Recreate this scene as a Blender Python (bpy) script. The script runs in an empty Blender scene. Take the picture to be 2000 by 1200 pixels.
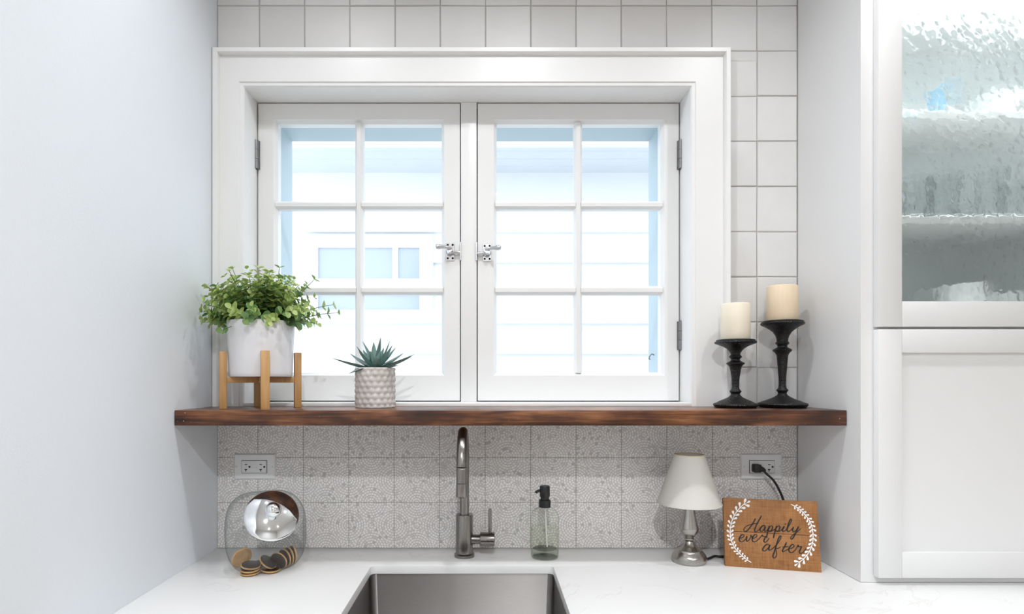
import bpy, bmesh, math, random
import numpy as np
from mathutils import Vector, Matrix, Euler
random.seed(11)
SC = bpy.context.scene
COL = SC.collection
PI = math.pi

# ------------------------------------------------------------------ camera
F = 1152.0                      # focal length in pixels of the 2000 px frame
CY, EYE = -1.6, 1.3683          # camera stands 1.6 m from the tiled wall
VX, VY = 952.0, 741.0           # vanishing point of the photograph
cam = bpy.data.cameras.new('camera')
cam.sensor_width = 36.0
cam.lens = F / 2000 * 36.0
cam.shift_x = (1000 - VX) / 2000
cam.shift_y = (VY - 600) / 2000
cam.clip_start = 0.02
co = bpy.data.objects.new('camera', cam)
co.location = (0, CY, EYE)
co.rotation_euler = (PI / 2, 0, 0)
COL.objects.link(co)
SC.camera = co

# ------------------------------------------------------------------ world
world = bpy.data.worlds.new('sky')
SC.world = world
world.use_nodes = True
bg = world.node_tree.nodes['Background']
bg.inputs['Color'].default_value = (0.82, 0.905, 1.0, 1)
bg.inputs['Strength'].default_value = 5.1

# ------------------------------------------------------------------ lights
def can_light(x, y, z, power, size=0.075, colour=(0.965, 0.98, 1.0), spread=150):
    L = bpy.data.lights.new('recessed_bulb', 'AREA')
    L.shape = 'DISK'
    L.size = size
    L.energy = power
    L.color = colour
    L.spread = math.radians(spread)
    return L
CEIL = 2.6
CANS = [(-0.46, -0.52, 4.0, 'round recessed ceiling light above the jar side of the sink'),
        (0.10, -0.62, 8.6, 'round recessed ceiling light above the middle of the worktop'),
        (0.80, -0.62, 6.5, 'round recessed ceiling light close to the tall glass cabinet'),
        (0.03, -2.10, 50.0, 'round recessed ceiling light in the middle of the room'),
        (1.60, -2.60, 16.0, 'round recessed ceiling light by the right wall of the room'),
        (0.9, -3.5, 34.0, 'round recessed ceiling light near the rear wall')]

SC.view_settings.view_transform = 'Standard'
SC.view_settings.look = 'None'
SC.view_settings.gamma = 1.0
SC.view_settings.use_curve_mapping = False
SC.view_settings.exposure = -0.88

# ------------------------------------------------------------------ helpers
def sc_at(y): return F / (y - CY)
def X_(px, y): return (px - VX) / sc_at(y)
def Z_(py, y): return EYE - (py - VY) / sc_at(y)

def obj(name, me, mat=None, parent=None):
    o = bpy.data.objects.new(name, me)
    COL.objects.link(o)
    if mat is not None and me is not None and len(me.materials) == 0:
        me.materials.append(mat)
    if parent is not None:
        o.parent = parent
    return o

def empty(name, loc=(0, 0, 0), rz=0.0, parent=None):
    o = bpy.data.objects.new(name, None)
    o.empty_display_size = 0.02
    o.location = loc
    o.rotation_euler = (0, 0, rz)
    COL.objects.link(o)
    if parent is not None:
        o.parent = parent
    return o

def tag(o, label=None, cat=None, group=None, kind=None):
    if label: o['label'] = label
    if cat: o['category'] = cat
    if group: o['group'] = group
    if kind: o['kind'] = kind
    return o

class MB:
    def __init__(s):
        s.v, s.f, s.m = [], [], []
    def add(s, vs, fs, mi=0):
        n = len(s.v)
        s.v += [tuple(p) for p in vs]
        s.f += [tuple(i + n for i in f) for f in fs]
        s.m += [mi] * len(fs)
        return s
    def box(s, x0, x1, y0, y1, z0, z1, mi=0):
        vs = [(x0, y0, z0), (x1, y0, z0), (x1, y1, z0), (x0, y1, z0), (x0, y0, z1), (x1, y0, z1), (x1, y1, z1), (x0, y1, z1)]
        return s.add(vs, [(3, 2, 1, 0), (4, 5, 6, 7), (0, 1, 5, 4), (1, 2, 6, 5), (2, 3, 7, 6), (3, 0, 4, 7)], mi)
    def lathe(s, prof, n=48, c=(0, 0, 0), M=None, mi=0, cap=True):
        vs, fs = [], []
        for r, z in prof:
            for k in range(n):
                a = 2 * PI * k / n
                p = Vector((r * math.cos(a), r * math.sin(a), z))
                vs.append((M @ p) if M else (p + Vector(c)))
        for i in range(len(prof) - 1):
            for k in range(n):
                k2 = (k + 1) % n
                fs.append((i * n + k, i * n + k2, (i + 1) * n + k2, (i + 1) * n + k))
        if cap:
            if prof[0][0] > 1e-6: fs.append(tuple(range(n - 1, -1, -1)))
            if prof[-1][0] > 1e-6: fs.append(tuple((len(prof) - 1) * n + k for k in range(n)))
        return s.add(vs, fs, mi)
    def tube(s, pts, r, n=12, mi=0):
        pts = [Vector(p) for p in pts]
        rs = r if isinstance(r, (list, tuple)) else [r] * len(pts)
        t0 = (pts[1] - pts[0]).normalized()
        up = Vector((0, 0, 1)) if abs(t0.z) < 0.9 else Vector((0, 1, 0))
        nrm = t0.cross(up).normalized()
        vs, fs = [], []
        for i, p in enumerate(pts):
            if i == 0: t = t0
            elif i == len(pts) - 1: t = (pts[i] - pts[i - 1]).normalized()
            else: t = ((pts[i + 1] - pts[i]).normalized() + (pts[i] - pts[i - 1]).normalized()).normalized()
            nrm = (nrm - t * nrm.dot(t)).normalized()
            b = t.cross(nrm)
            for k in range(n):
                a = 2 * PI * k / n
                vs.append(p + (nrm * math.cos(a) + b * math.sin(a)) * rs[i])
        for i in range(len(pts) - 1):
            for k in range(n):
                k2 = (k + 1) % n
                fs.append((i * n + k, i * n + k2, (i + 1) * n + k2, (i + 1) * n + k))
        fs.append(tuple(range(n - 1, -1, -1)))
        fs.append(tuple((len(pts) - 1) * n + k for k in range(n)))
        return s.add(vs, fs, mi)
    def prism(s, poly, h0, h1, fn, mi=0):
        """poly of (a,b); fn(a,b,h) -> point"""
        n = len(poly)
        vs = [fn(a, b, h0) for a, b in poly] + [fn(a, b, h1) for a, b in poly]
        fs = [tuple(range(n - 1, -1, -1)), tuple(range(n, 2 * n))]
        fs += [(i, (i + 1) % n, n + (i + 1) % n, n + i) for i in range(n)]
        return s.add(vs, fs, mi)
    def mesh(s, name, mats=None, smooth=False, bevel=0.0, seg=2, weld=False, angle=35):
        bm = bmesh.new()
        vs = [bm.verts.new(p) for p in s.v]
        for f, mi in zip(s.f, s.m):
            try:
                fc = bm.faces.new([vs[i] for i in f])
                fc.material_index = mi
            except ValueError:
                pass
        if weld: bmesh.ops.remove_doubles(bm, verts=bm.verts, dist=1e-6)
        bmesh.ops.recalc_face_normals(bm, faces=bm.faces)
        if bevel > 0:
            es = [e for e in bm.edges if len(e.link_faces) == 2 and e.calc_face_angle(0) > 0.6]
            bmesh.ops.bevel(bm, geom=es, offset=bevel, segments=seg, profile=0.5, affect='EDGES', clamp_overlap=True)
        me = bpy.data.meshes.new(name)
        if smooth or bevel > 0:
            for f in bm.faces: f.smooth = True
            lim = math.radians(angle)
            for e in bm.edges:
                if len(e.link_faces) == 2 and e.calc_face_angle(0) > lim: e.smooth = False
        bm.to_mesh(me)
        bm.free()
        for m in (mats or []): me.materials.append(m)
        return me
    def build(s, name, mat, parent=None, **kw):
        mats = mat if isinstance(mat, (list, tuple)) else [mat]
        return obj(name, s.mesh(name, mats, **kw), None, parent)

def box(name, mat, x0, x1, y0, y1, z0, z1, parent=None, bevel=0.0, seg=2):
    """box whose object origin is its own centre"""
    cx, cy, cz = (x0 + x1) / 2, (y0 + y1) / 2, (z0 + z1) / 2
    m = MB().box(x0 - cx, x1 - cx, y0 - cy, y1 - cy, z0 - cz, z1 - cz)
    o = m.build(name, mat, parent, bevel=bevel, seg=seg)
    o.location = (cx, cy, cz)
    return o

def catmull(pts, n=6):
    P = [Vector(p) for p in pts]
    if len(P) < 3: return P
    out = []
    for i in range(len(P) - 1):
        p0 = P[max(i - 1, 0)]; p1 = P[i]; p2 = P[i + 1]; p3 = P[min(i + 2, len(P) - 1)]
        for k in range(n):
            t = k / n
            out.append(0.5 * ((2 * p1) + (p2 - p0) * t + (2 * p0 - 5 * p1 + 4 * p2 - p3) * t * t + (3 * p1 - p0 - 3 * p2 + p3) * t ** 3))
    out.append(P[-1])
    return out

# ------------------------------------------------------------------ materials
class NT:
    def __init__(s, name):
        s.mat = bpy.data.materials.new(name)
        s.mat.use_nodes = True
        s.t = s.mat.node_tree
        s.t.nodes.clear()
        s.out = s.t.nodes.new('ShaderNodeOutputMaterial')
    def n(s, typ, **kw):
        nd = s.t.nodes.new(typ)
        for k, v in kw.items(): setattr(nd, k, v)
        return nd
    def link(s, a, b): s.t.links.new(a, b)
    def val(s, x, sock):
        if isinstance(x, (int, float)): sock.default_value = x
        elif isinstance(x, (tuple, list)):
            v = list(x)
            if len(sock.default_value) == 4 and len(v) == 3: v.append(1)
            sock.default_value = v
        else: s.link(x, sock)
    def m(s, op, a, b=None, c=None):
        nd = s.n('ShaderNodeMath', operation=op)
        for i, x in enumerate((a, b, c)):
            if x is not None: s.val(x, nd.inputs[i])
        return nd.outputs[0]
    def mix(s, fac, a, b, blend='MIX'):
        nd = s.n('ShaderNodeMix', data_type='RGBA', blend_type=blend)
        s.val(fac, nd.inputs[0]); s.val(a, nd.inputs[6]); s.val(b, nd.inputs[7])
        return nd.outputs[2]
    def ramp(s, fac, stops):
        nd = s.n('ShaderNodeValToRGB')
        el = nd.color_ramp.elements
        while len(el) < len(stops): el.new(0.5)
        for e, (p, c) in zip(el, stops):
            e.position = p
            e.color = tuple(c) + (1,) if len(c) == 3 else c
        s.link(fac, nd.inputs[0])
        return nd.outputs[0]
    def obj_co(s): return s.n('ShaderNodeTexCoord').outputs['Object']
    def pos(s): return s.n('ShaderNodeNewGeometry').outputs['Position']
    def mapping(s, v, scale=(1, 1, 1), loc=(0, 0, 0), rot=(0, 0, 0)):
        nd = s.n('ShaderNodeMapping')
        s.link(v, nd.inputs['Vector'])
        nd.inputs['Scale'].default_value = scale
        nd.inputs['Location'].default_value = loc
        nd.inputs['Rotation'].default_value = rot
        return nd.outputs[0]
    def noise(s, v, scale=5, detail=3, rough=0.5, dist=0.0):
        nd = s.n('ShaderNodeTexNoise')
        if v is not None: s.link(v, nd.inputs['Vector'])
        nd.inputs['Scale'].default_value = scale
        nd.inputs['Detail'].default_value = detail
        nd.inputs['Roughness'].default_value = rough
        nd.inputs['Distortion'].default_value = dist
        return nd.outputs['Fac']
    def bump(s, h, strength=0.2, dist=0.01, normal=None):
        nd = s.n('ShaderNodeBump')
        s.val(h, nd.inputs['Height'])
        nd.inputs['Strength'].default_value = strength
        nd.inputs['Distance'].default_value = dist
        if normal is not None: s.link(normal, nd.inputs['Normal'])
        return nd.outputs[0]
    def princ(s, col, rough=0.5, metal=0.0, normal=None, **kw):
        nd = s.n('ShaderNodeBsdfPrincipled')
        s.val(col, nd.inputs['Base Color'])
        s.val(rough, nd.inputs['Roughness'])
        s.val(metal, nd.inputs['Metallic'])
        if normal is not None: s.link(normal, nd.inputs['Normal'])
        for k, v in kw.items(): s.val(v, nd.inputs[k.replace('_', ' ')])
        s.bsdf = nd
        return nd.outputs[0]
    def done(s, shader):
        s.link(shader, s.out.inputs['Surface'])
        return s.mat

def paint(name, col, rough=0.4, bumps=0.05, scale=120):
    t = NT(name)
    nz = t.noise(t.pos(), scale, 2)
    big = t.noise(t.pos(), 3, 2)
    c = t.mix(big, tuple(x * 0.97 for x in col), tuple(min(1, x * 1.02) for x in col))
    return t.done(t.princ(c, rough, normal=t.bump(nz, bumps, 0.002)))

def plain(name, col, rough=0.5, metal=0.0, **kw):
    t = NT(name)
    nz = t.noise(t.obj_co(), 60, 2)
    r = t.m('MULTIPLY_ADD', nz, 0.1, max(rough - 0.05, 0.0))
    return t.done(t.princ(col, r, metal, **kw))

M = {}
M['trim'] = paint('white_trim_paint', (0.895, 0.895, 0.89), 0.35)
M['cab'] = paint('white_cabinet_paint', (0.84, 0.84, 0.84), 0.32, 0.02)
M['wall'] = paint('pale_blue_grey_wall_paint', (0.80, 0.835, 0.88), 0.6, 0.12, 220)
M['room'] = paint('off_white_room_paint', (0.80, 0.80, 0.79), 0.7)
M['ceil'] = paint('white_ceiling_paint', (0.85, 0.85, 0.85), 0.8)
M['grout'] = paint('warm_grey_grout', (0.46, 0.44, 0.42), 0.9, 0.3, 400)
M['storm'] = paint('daylight_tinted_exterior_paint', (0.50, 0.61, 0.66), 0.5)  # bluish daylight on the jamb put into its base colour
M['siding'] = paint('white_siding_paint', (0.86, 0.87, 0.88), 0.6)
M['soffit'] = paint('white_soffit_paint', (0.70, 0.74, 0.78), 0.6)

def zellige():
    t = NT('white_zellige_glaze')
    oi = t.n('ShaderNodeObjectInfo')
    big = t.noise(t.pos(), 14, 3, 0.6)
    c = t.ramp(oi.outputs['Random'], [(0, (0.70, 0.69, 0.685)), (0.5, (0.77, 0.765, 0.76)), (1, (0.82, 0.815, 0.81))])
    c = t.mix(t.m('MULTIPLY', big, 0.35), c, (0.60, 0.58, 0.56))
    wv = t.noise(t.pos(), 22, 2, 0.5)
    fine = t.noise(t.pos(), 260, 2, 0.5)
    h = t.m('ADD', wv, t.m('MULTIPLY', fine, 0.05))
    return t.done(t.princ(c, 0.36, normal=t.bump(h, 0.3, 0.003), Specular_IOR_Level=0.2))
M['zellige'] = zellige()

LP = 88.85 / 720            # pitch of the patterned tiles
LX0 = (503.2 - VX) / 720
LZ0 = EYE - (1071.5 - VY) / 720
def mosaic():
    t = NT('printed_medallion_tile')
    sep = t.n('ShaderNodeSeparateXYZ')
    t.link(t.pos(), sep.inputs[0])
    u = t.m('DIVIDE', t.m('SUBTRACT', sep.outputs[0], LX0), LP)
    v = t.m('DIVIDE', t.m('SUBTRACT', sep.outputs[2], LZ0), LP)
    px = t.m('SUBTRACT', t.m('FRACT', t.m('ADD', u, 100.0)), 0.5)
    py = t.m('SUBTRACT', t.m('FRACT', t.m('ADD', v, 100.0)), 0.5)
    ax, ay = t.m('ABSOLUTE', px), t.m('ABSOLUTE', py)
    s = t.m('GREATER_THAN', ax, ay)
    ns = t.m('SUBTRACT', 1.0, s)
    # nearest edge midpoint
    qx = t.m('ADD', t.m('MULTIPLY', s, t.m('SUBTRACT', ax, 0.5)), t.m('MULTIPLY', ns, px))
    qy = t.m('ADD', t.m('MULTIPLY', s, py), t.m('MULTIPLY', ns, t.m('SUBTRACT', ay, 0.5)))
    d1 = t.m('SQRT', t.m('ADD', t.m('MULTIPLY', qx, qx), t.m('MULTIPLY', qy, qy)))
    # nearest tile centre or corner
    k = t.m('GREATER_THAN', t.m('ADD', ax, ay), 0.5)
    nk = t.m('SUBTRACT', 1.0, k)
    rx = t.m('ADD', t.m('MULTIPLY', k, t.m('SUBTRACT', ax, 0.5)), t.m('MULTIPLY', nk, px))
    ry = t.m('ADD', t.m('MULTIPLY', k, t.m('SUBTRACT', ay, 0.5)), t.m('MULTIPLY', nk, py))
    d2 = t.m('SQRT', t.m('ADD', t.m('MULTIPLY', rx, rx), t.m('MULTIPLY', ry, ry)))
    def rings(d, x, y, N, ph):
        rn = t.m('MULTIPLY', d, N)
        ri = t.m('FLOOR', rn)
        rf = t.m('FRACT', rn)
        ang = t.m('ADD', t.m('DIVIDE', t.m('ARCTAN2', y, x), 2 * PI), 0.5)
        nseg = t.m('ADD', t.m('MULTIPLY', t.m('ROUND', t.m('MULTIPLY', t.m('ADD', ri, 0.5), 5.0)), 1.0), 2.0)
        an = t.m('ADD', t.m('MULTIPLY', ang, nseg), t.m('MULTIPLY', ri, 0.37))
        af = t.m('FRACT', an)
        ai = t.m('FLOOR', an)
        er = t.m('ABSOLUTE', t.m('SUBTRACT', rf, 0.5))
        ea = t.m('ABSOLUTE', t.m('SUBTRACT', af, 0.5))
        line = t.m('MAXIMUM', t.m('SMOOTH_MAX', t.m('MULTIPLY', t.m('SUBTRACT', er, 0.29), 8.0), t.m('MULTIPLY', t.m('SUBTRACT', ea, 0.33), 7.0), 0.1), 0.0)
        line = t.m('MINIMUM', line, 1.0)
        return line, ri, ai
    l1, r1, a1 = rings(d1, qx, qy, 18.0, 0)
    l2, r2, a2 = rings(d2, rx, ry, 16.0, 0)
    z = t.m('LESS_THAN', d1, 0.385)
    line = t.m('ADD', t.m('MULTIPLY', z, l1), t.m('MULTIPLY', t.m('SUBTRACT', 1.0, z), l2))
    cm = t.n('ShaderNodeCombineXYZ')
    t.link(t.m('ADD', t.m('MULTIPLY', z, r1), t.m('MULTIPLY', t.m('SUBTRACT', 1.0, z), t.m('ADD', r2, 31.0))), cm.inputs[0])
    t.link(t.m('ADD', t.m('MULTIPLY', z, a1), t.m('MULTIPLY', t.m('SUBTRACT', 1.0, z), a2)), cm.inputs[1])
    t.link(t.m('ADD', t.m('FLOOR', t.m('MULTIPLY', u, 2.0)), t.m('MULTIPLY', t.m('FLOOR', t.m('MULTIPLY', v, 2.0)), 17.0)), cm.inputs[2])
    wn = t.n('ShaderNodeTexWhiteNoise', noise_dimensions='3D')
    t.link(cm.outputs[0], wn.inputs['Vector'])
    cell = t.ramp(wn.outputs['Value'], [(0, (0.62, 0.59, 0.57)), (0.2, (0.84, 0.815, 0.79)), (1, (0.92, 0.90, 0.88))])
    spots = t.m('GREATER_THAN', wn.outputs['Value'], 0.972)
    cell = t.mix(spots, cell, (0.46, 0.44, 0.44))
    tint = t.noise(t.pos(), 9, 2)
    cell = t.mix(t.m('MULTIPLY', tint, 0.3), cell, (0.74, 0.69, 0.67))
    c = t.mix(t.m('MULTIPLY', line, 0.8), cell, (0.48, 0.46, 0.45))
    return t.done(t.princ(c, 0.38, normal=t.bump(line, -0.12, 0.001)))
M['mosaic'] = mosaic()

def quartz():
    t = NT('white_veined_quartz')
    p = t.pos()
    w = t.noise(t.mapping(p, (1, 1, 1), rot=(0, 0, 0.7)), 3.2, 6, 0.6, 1.2)
    vein = t.m('SUBTRACT', 1.0, t.m('MINIMUM', t.m('MULTIPLY', t.m('ABSOLUTE', t.m('SUBTRACT', w, 0.5)), 90.0), 1.0))
    msk = t.noise(p, 5, 2)
    vein = t.m('MULTIPLY', vein, t.m('MULTIPLY', t.m('GREATER_THAN', msk, 0.5), 0.28))
    c = t.mix(vein, (0.86, 0.86, 0.855), (0.62, 0.56, 0.53))
    return t.done(t.princ(c, 0.22))
M['quartz'] = quartz()

def brushed(name, col, rough=0.28, sc=(1, 1, 60), aniso=0.5):
    t = NT(name)
    nz = t.noise(t.mapping(t.obj_co(), sc), 40, 4, 0.6)
    r = t.m('MULTIPLY_ADD', nz, 0.16, rough - 0.08)
    c = t.mix(nz, tuple(x * 0.86 for x in col), col)
    return t.done(t.princ(c, r, 1.0, normal=t.bump(nz, 0.05, 0.0005), Anisotropic=aniso))
M['steel'] = brushed('brushed_steel', (0.30, 0.285, 0.27), 0.27, (60, 60, 1))
def sink_steel():
    t = NT('brushed_sink_steel')
    nz = t.noise(t.mapping(t.obj_co(), (1, 1, 60)), 30, 4, 0.6)
    tg = t.n('ShaderNodeCombineXYZ')
    tg.inputs[2].default_value = 1.0
    c = t.mix(nz, (0.27, 0.258, 0.25), (0.36, 0.345, 0.335))
    sh = t.princ(c, 0.38, 1.0, normal=t.bump(nz, 0.04, 0.0005), Anisotropic=0.995)
    t.link(tg.outputs[0], t.bsdf.inputs['Tangent'])
    return t.done(sh)
M['sink'] = sink_steel()
M['nickel'] = brushed('satin_nickel', (0.46, 0.44, 0.41), 0.25, (1, 1, 80))
M['hinge'] = plain('grey_satin_metal', (0.27, 0.27, 0.275), 0.42, 1.0)
M['latch'] = plain('pale_satin_chrome', (0.66, 0.67, 0.69), 0.28, 1.0)
M['chrome'] = plain('polished_chrome', (0.88, 0.90, 0.92), 0.05, 1.0)
M['screw'] = plain('dark_screw_metal', (0.12, 0.12, 0.12), 0.5, 1.0)

def shelf_wood():
    t = NT('dark_stained_shelf_wood')
    p = t.obj_co()
    g = t.noise(t.mapping(p, (1.2, 14, 26)), 3.0, 6, 0.62, 0.9)
    fine = t.noise(t.mapping(p, (4, 120, 160)), 4, 3, 0.6)
    blot = t.noise(t.mapping(p, (3, 3, 9)), 2.2, 3)
    f = t.m('ADD', t.m('MULTIPLY', g, 0.75), t.m('MULTIPLY', fine, 0.22))
    f = t.m('ADD', f, t.m('MULTIPLY', t.m('SUBTRACT', blot, 0.5), 0.85))
    c = t.ramp(f, [(0.28, (0.022, 0.008, 0.004)), (0.45, (0.075, 0.024, 0.010)), (0.6, (0.20, 0.075, 0.028)), (0.78, (0.36, 0.165, 0.075))])
    sp = t.n('ShaderNodeTexVoronoi')
    t.link(t.mapping(p, (30, 30, 60)), sp.inputs['Vector'])
    sp.inputs['Scale'].default_value = 1.6
    dot = t.m('LESS_THAN', sp.outputs['Distance'], 0.045)
    c = t.mix(t.m('MULTIPLY', dot, 0.7), c, (0.5, 0.33, 0.2))
    return t.done(t.princ(c, 0.30, normal=t.bump(f, 0.15, 0.002)))
M['shelf'] = shelf_wood()

def wood(name, c0, c1, rough=0.45, sc=(3, 60, 3), bumps=0.1):
    t = NT(name)
    g = t.noise(t.mapping(t.obj_co(), sc), 4, 5, 0.6, 0.4)
    b = t.noise(t.obj_co(), 30, 2)
    f = t.m('ADD', t.m('MULTIPLY', g, 0.8), t.m('MULTIPLY', b, 0.2))
    c = t.ramp(f, [(0.3, c0), (0.7, c1)])
    return t.done(t.princ(c, rough, normal=t.bump(g, bumps, 0.001)))
M['bamboo'] = wood('bamboo', (0.48, 0.255, 0.09), (0.64, 0.38, 0.165), 0.4, (30, 30, 2))
M['signwood'] = wood('sawn_sign_wood', (0.21, 0.085, 0.022), (0.43, 0.20, 0.065), 0.6, (90, 90, 6), 0.3)
def sign_wood():
    t = NT('rough_sawn_brown_wood')
    p = t.obj_co()
    a = t.noise(t.mapping(p, (8, 1, 140)), 2.5, 4, 0.6)
    b = t.noise(t.mapping(p, (150, 1, 14)), 2.0, 3, 0.6)
    bl = t.noise(p, 14, 3)
    f = t.m('ADD', t.m('MULTIPLY', a, 0.4), t.m('ADD', t.m('MULTIPLY', b, 0.35), t.m('MULTIPLY', bl, 0.35)))
    c = t.ramp(f, [(0.36, (0.14, 0.052, 0.013)), (0.52, (0.31, 0.13, 0.037)), (0.72, (0.47, 0.22, 0.072))])
    return t.done(t.princ(c, 0.6, normal=t.bump(f, 0.3, 0.001)))
M['signwood'] = sign_wood()

M['ink'] = plain('black_ink', (0.012, 0.010, 0.010), 0.6)
M['whiteink'] = plain('white_paint_print', (0.88, 0.88, 0.87), 0.5)
M['plastic'] = plain('white_plastic', (0.80, 0.80, 0.80), 0.3)
M['dark'] = plain('dark_slot', (0.01, 0.01, 0.01), 0.6)
M['gap_shade'] = plain('dark_sash_gap', (0.03, 0.03, 0.03), 0.8)  # shade of the sash gaps put into a near-black colour
M['black'] = plain('matte_black_plastic', (0.012, 0.012, 0.013), 0.35)
M['cord'] = plain('black_cord_rubber', (0.015, 0.015, 0.015), 0.5)
M['soil'] = paint('dark_soil', (0.03, 0.022, 0.016), 0.9, 0.9, 200)
M['pot'] = paint('white_ceramic_pot', (0.80, 0.79, 0.82), 0.32, 0.02)
M['mug'] = paint('white_glazed_mug', (0.85, 0.86, 0.86), 0.2, 0.02)
M['bluecup'] = plain('blue_glaze', (0.25, 0.50, 0.70), 0.2)
M['cabin'] = paint('grey_green_cabinet_interior', (0.72, 0.755, 0.765), 0.5)
M['glaze_grey'] = paint('grey_stoneware', (0.34, 0.38, 0.38), 0.35)

def concrete():
    t = NT('pale_cast_concrete')
    b = t.noise(t.obj_co(), 22, 4, 0.6)
    fn = t.noise(t.obj_co(), 300, 2)
    c = t.ramp(b, [(0.3, (0.50, 0.46, 0.43)), (0.7, (0.72, 0.69, 0.665))])
    return t.done(t.princ(c, 0.75, normal=t.bump(fn, 0.3, 0.001)))
M['concrete'] = concrete()

def iron():
    t = NT('hammered_black_iron')
    vo = t.n('ShaderNodeTexVoronoi')
    t.link(t.obj_co(), vo.inputs['Vector'])
    vo.inputs['Scale'].default_value = 320
    return t.done(t.princ((0.005, 0.005, 0.0055), 0.36, 0.0, normal=t.bump(vo.outputs['Distance'], 0.6, 0.002), Specular_IOR_Level=0.4))
M['iron'] = iron()

def wax(name, c0, c1):
    t = NT(name)
    g = t.noise(t.mapping(t.obj_co(), (1, 1, 0.15)), 70, 3)
    c = t.mix(g, c0, c1)
    return t.done(t.princ(c, 0.5, normal=t.bump(g, 0.12, 0.002), Subsurface_Weight=0.25, Subsurface_Radius=(0.02, 0.012, 0.006), Subsurface_Scale=0.3))
M['wax_ivory'] = wax('ivory_wax', (0.86, 0.79, 0.66), (0.80, 0.72, 0.58))
M['wax_cream'] = wax('cream_wax', (0.84, 0.70, 0.52), (0.76, 0.60, 0.42))

def leaf_mat(name, attr_scale=1.0, trans=0.25):
    t = NT(name)
    oi = t.n('ShaderNodeObjectInfo')
    nz = t.noise(t.obj_co(), 90, 2)
    c = t.mix(t.m('MULTIPLY', nz, 0.2), oi.outputs['Color'], (0.55, 0.66, 0.45))
    p = t.princ(c, 0.42)
    tr = t.n('ShaderNodeBsdfTranslucent')
    t.link(c, tr.inputs['Color'])
    mx = t.n('ShaderNodeMixShader')
    mx.inputs[0].default_value = trans
    t.link(p, mx.inputs[1]); t.link(tr.outputs[0], mx.inputs[2])
    return t.done(mx.outputs[0])
M['leaf'] = leaf_mat('eucalyptus_leaf')
def leaf_fixed(name, col):
    t = NT(name)
    nz = t.noise(t.pos(), 60, 2)
    c = t.mix(nz, tuple(x * 0.7 for x in col), col)
    p = t.princ(c, 0.45)
    tr = t.n('ShaderNodeBsdfTranslucent')
    t.link(c, tr.inputs['Color'])
    mx = t.n('ShaderNodeMixShader')
    mx.inputs[0].default_value = 0.25
    t.link(p, mx.inputs[1]); t.link(tr.outputs[0], mx.inputs[2])
    return t.done(mx.outputs[0])
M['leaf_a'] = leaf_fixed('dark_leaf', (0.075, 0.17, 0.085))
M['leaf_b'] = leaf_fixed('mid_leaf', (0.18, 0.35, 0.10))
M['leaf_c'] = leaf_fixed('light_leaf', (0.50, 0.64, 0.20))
M['stem'] = plain('green_brown_stem', (0.13, 0.14, 0.05), 0.6)
def agave():
    t = NT('blue_green_succulent_leaf')
    oi = t.n('ShaderNodeObjectInfo')
    g = t.noise(t.mapping(t.obj_co(), (60, 8, 60)), 3, 3)
    c = t.ramp(oi.outputs['Random'], [(0, (0.05, 0.12, 0.10)), (0.5, (0.11, 0.22, 0.17)), (1, (0.20, 0.33, 0.28))])
    c = t.mix(t.m('MULTIPLY', g, 0.5), c, (0.22, 0.32, 0.33))
    return t.done(t.princ(c, 0.4))
M['agave'] = agave()

def shade_mat():
    t = NT('off_white_lamp_fabric')
    p = t.obj_co()
    g = t.noise(t.mapping(p, (200, 200, 30)), 4, 2)
    c = (0.82, 0.80, 0.76)
    d = t.princ(c, 0.8, normal=t.bump(g, 0.08, 0.001))
    tr = t.n('ShaderNodeBsdfTranslucent')
    tr.inputs['Color'].default_value = (0.8, 0.76, 0.68, 1)
    mx = t.n('ShaderNodeMixShader')
    mx.inputs[0].default_value = 0.25
    t.link(d, mx.inputs[1]); t.link(tr.outputs[0], mx.inputs[2])
    return t.done(mx.outputs[0])
M['shade'] = shade_mat()
M['shade_trim'] = plain('cream_shade_binding', (0.62, 0.52, 0.34), 0.7)

M['biscuit'] = wood('golden_biscuit', (0.50, 0.28, 0.10), (0.66, 0.42, 0.19), 0.8, (20, 20, 20), 0.3)
M['choc'] = plain('dark_chocolate', (0.035, 0.018, 0.012), 0.3)

def thin_glass(name, tint=(0.97, 0.985, 0.98), edge=(0.55, 0.62, 0.60), ior=1.45, rough=0.0, power=5.0):
    t = NT(name)
    lw = t.n('ShaderNodeLayerWeight')
    lw.inputs['Blend'].default_value = 0.35
    f = t.m('POWER', lw.outputs['Facing'], power)
    c = t.mix(f, tint, edge)
    tr = t.n('ShaderNodeBsdfTransparent')
    t.link(c, tr.inputs['Color'])
    gl = t.n('ShaderNodeBsdfGlossy')
    gl.inputs['Roughness'].default_value = rough
    f0 = ((ior - 1) / (ior + 1)) ** 2
    fr = t.n('ShaderNodeMath', operation='MULTIPLY_ADD')
    t.link(f, fr.inputs[0]); fr.inputs[1].default_value = 0.55; fr.inputs[2].default_value = f0
    mx = t.n('ShaderNodeMixShader')
    t.link(fr.outputs[0], mx.inputs[0]); t.link(tr.outputs[0], mx.inputs[1]); t.link(gl.outputs[0], mx.inputs[2])
    return t.done(mx.outputs[0])
M['pane'] = thin_glass('clear_window_glass', (0.985, 0.995, 1.0), (0.75, 0.85, 0.88), 1.4)
M['jar'] = thin_glass('clear_jar_glass', (0.955, 0.968, 0.965), (0.30, 0.36, 0.35), 1.6, 0.0, 3.2)
M['bottle'] = thin_glass('clear_bottle_glass', (0.975, 0.985, 0.97), (0.48, 0.55, 0.48), 1.45, 0.0, 4.0)
M['soap'] = thin_glass('clear_liquid_soap', (0.965, 0.975, 0.945), (0.85, 0.88, 0.81), 1.12)
M['bottle_base'] = thin_glass('thick_bottle_glass', (0.90, 0.93, 0.88), (0.55, 0.62, 0.54), 1.35)

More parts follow.
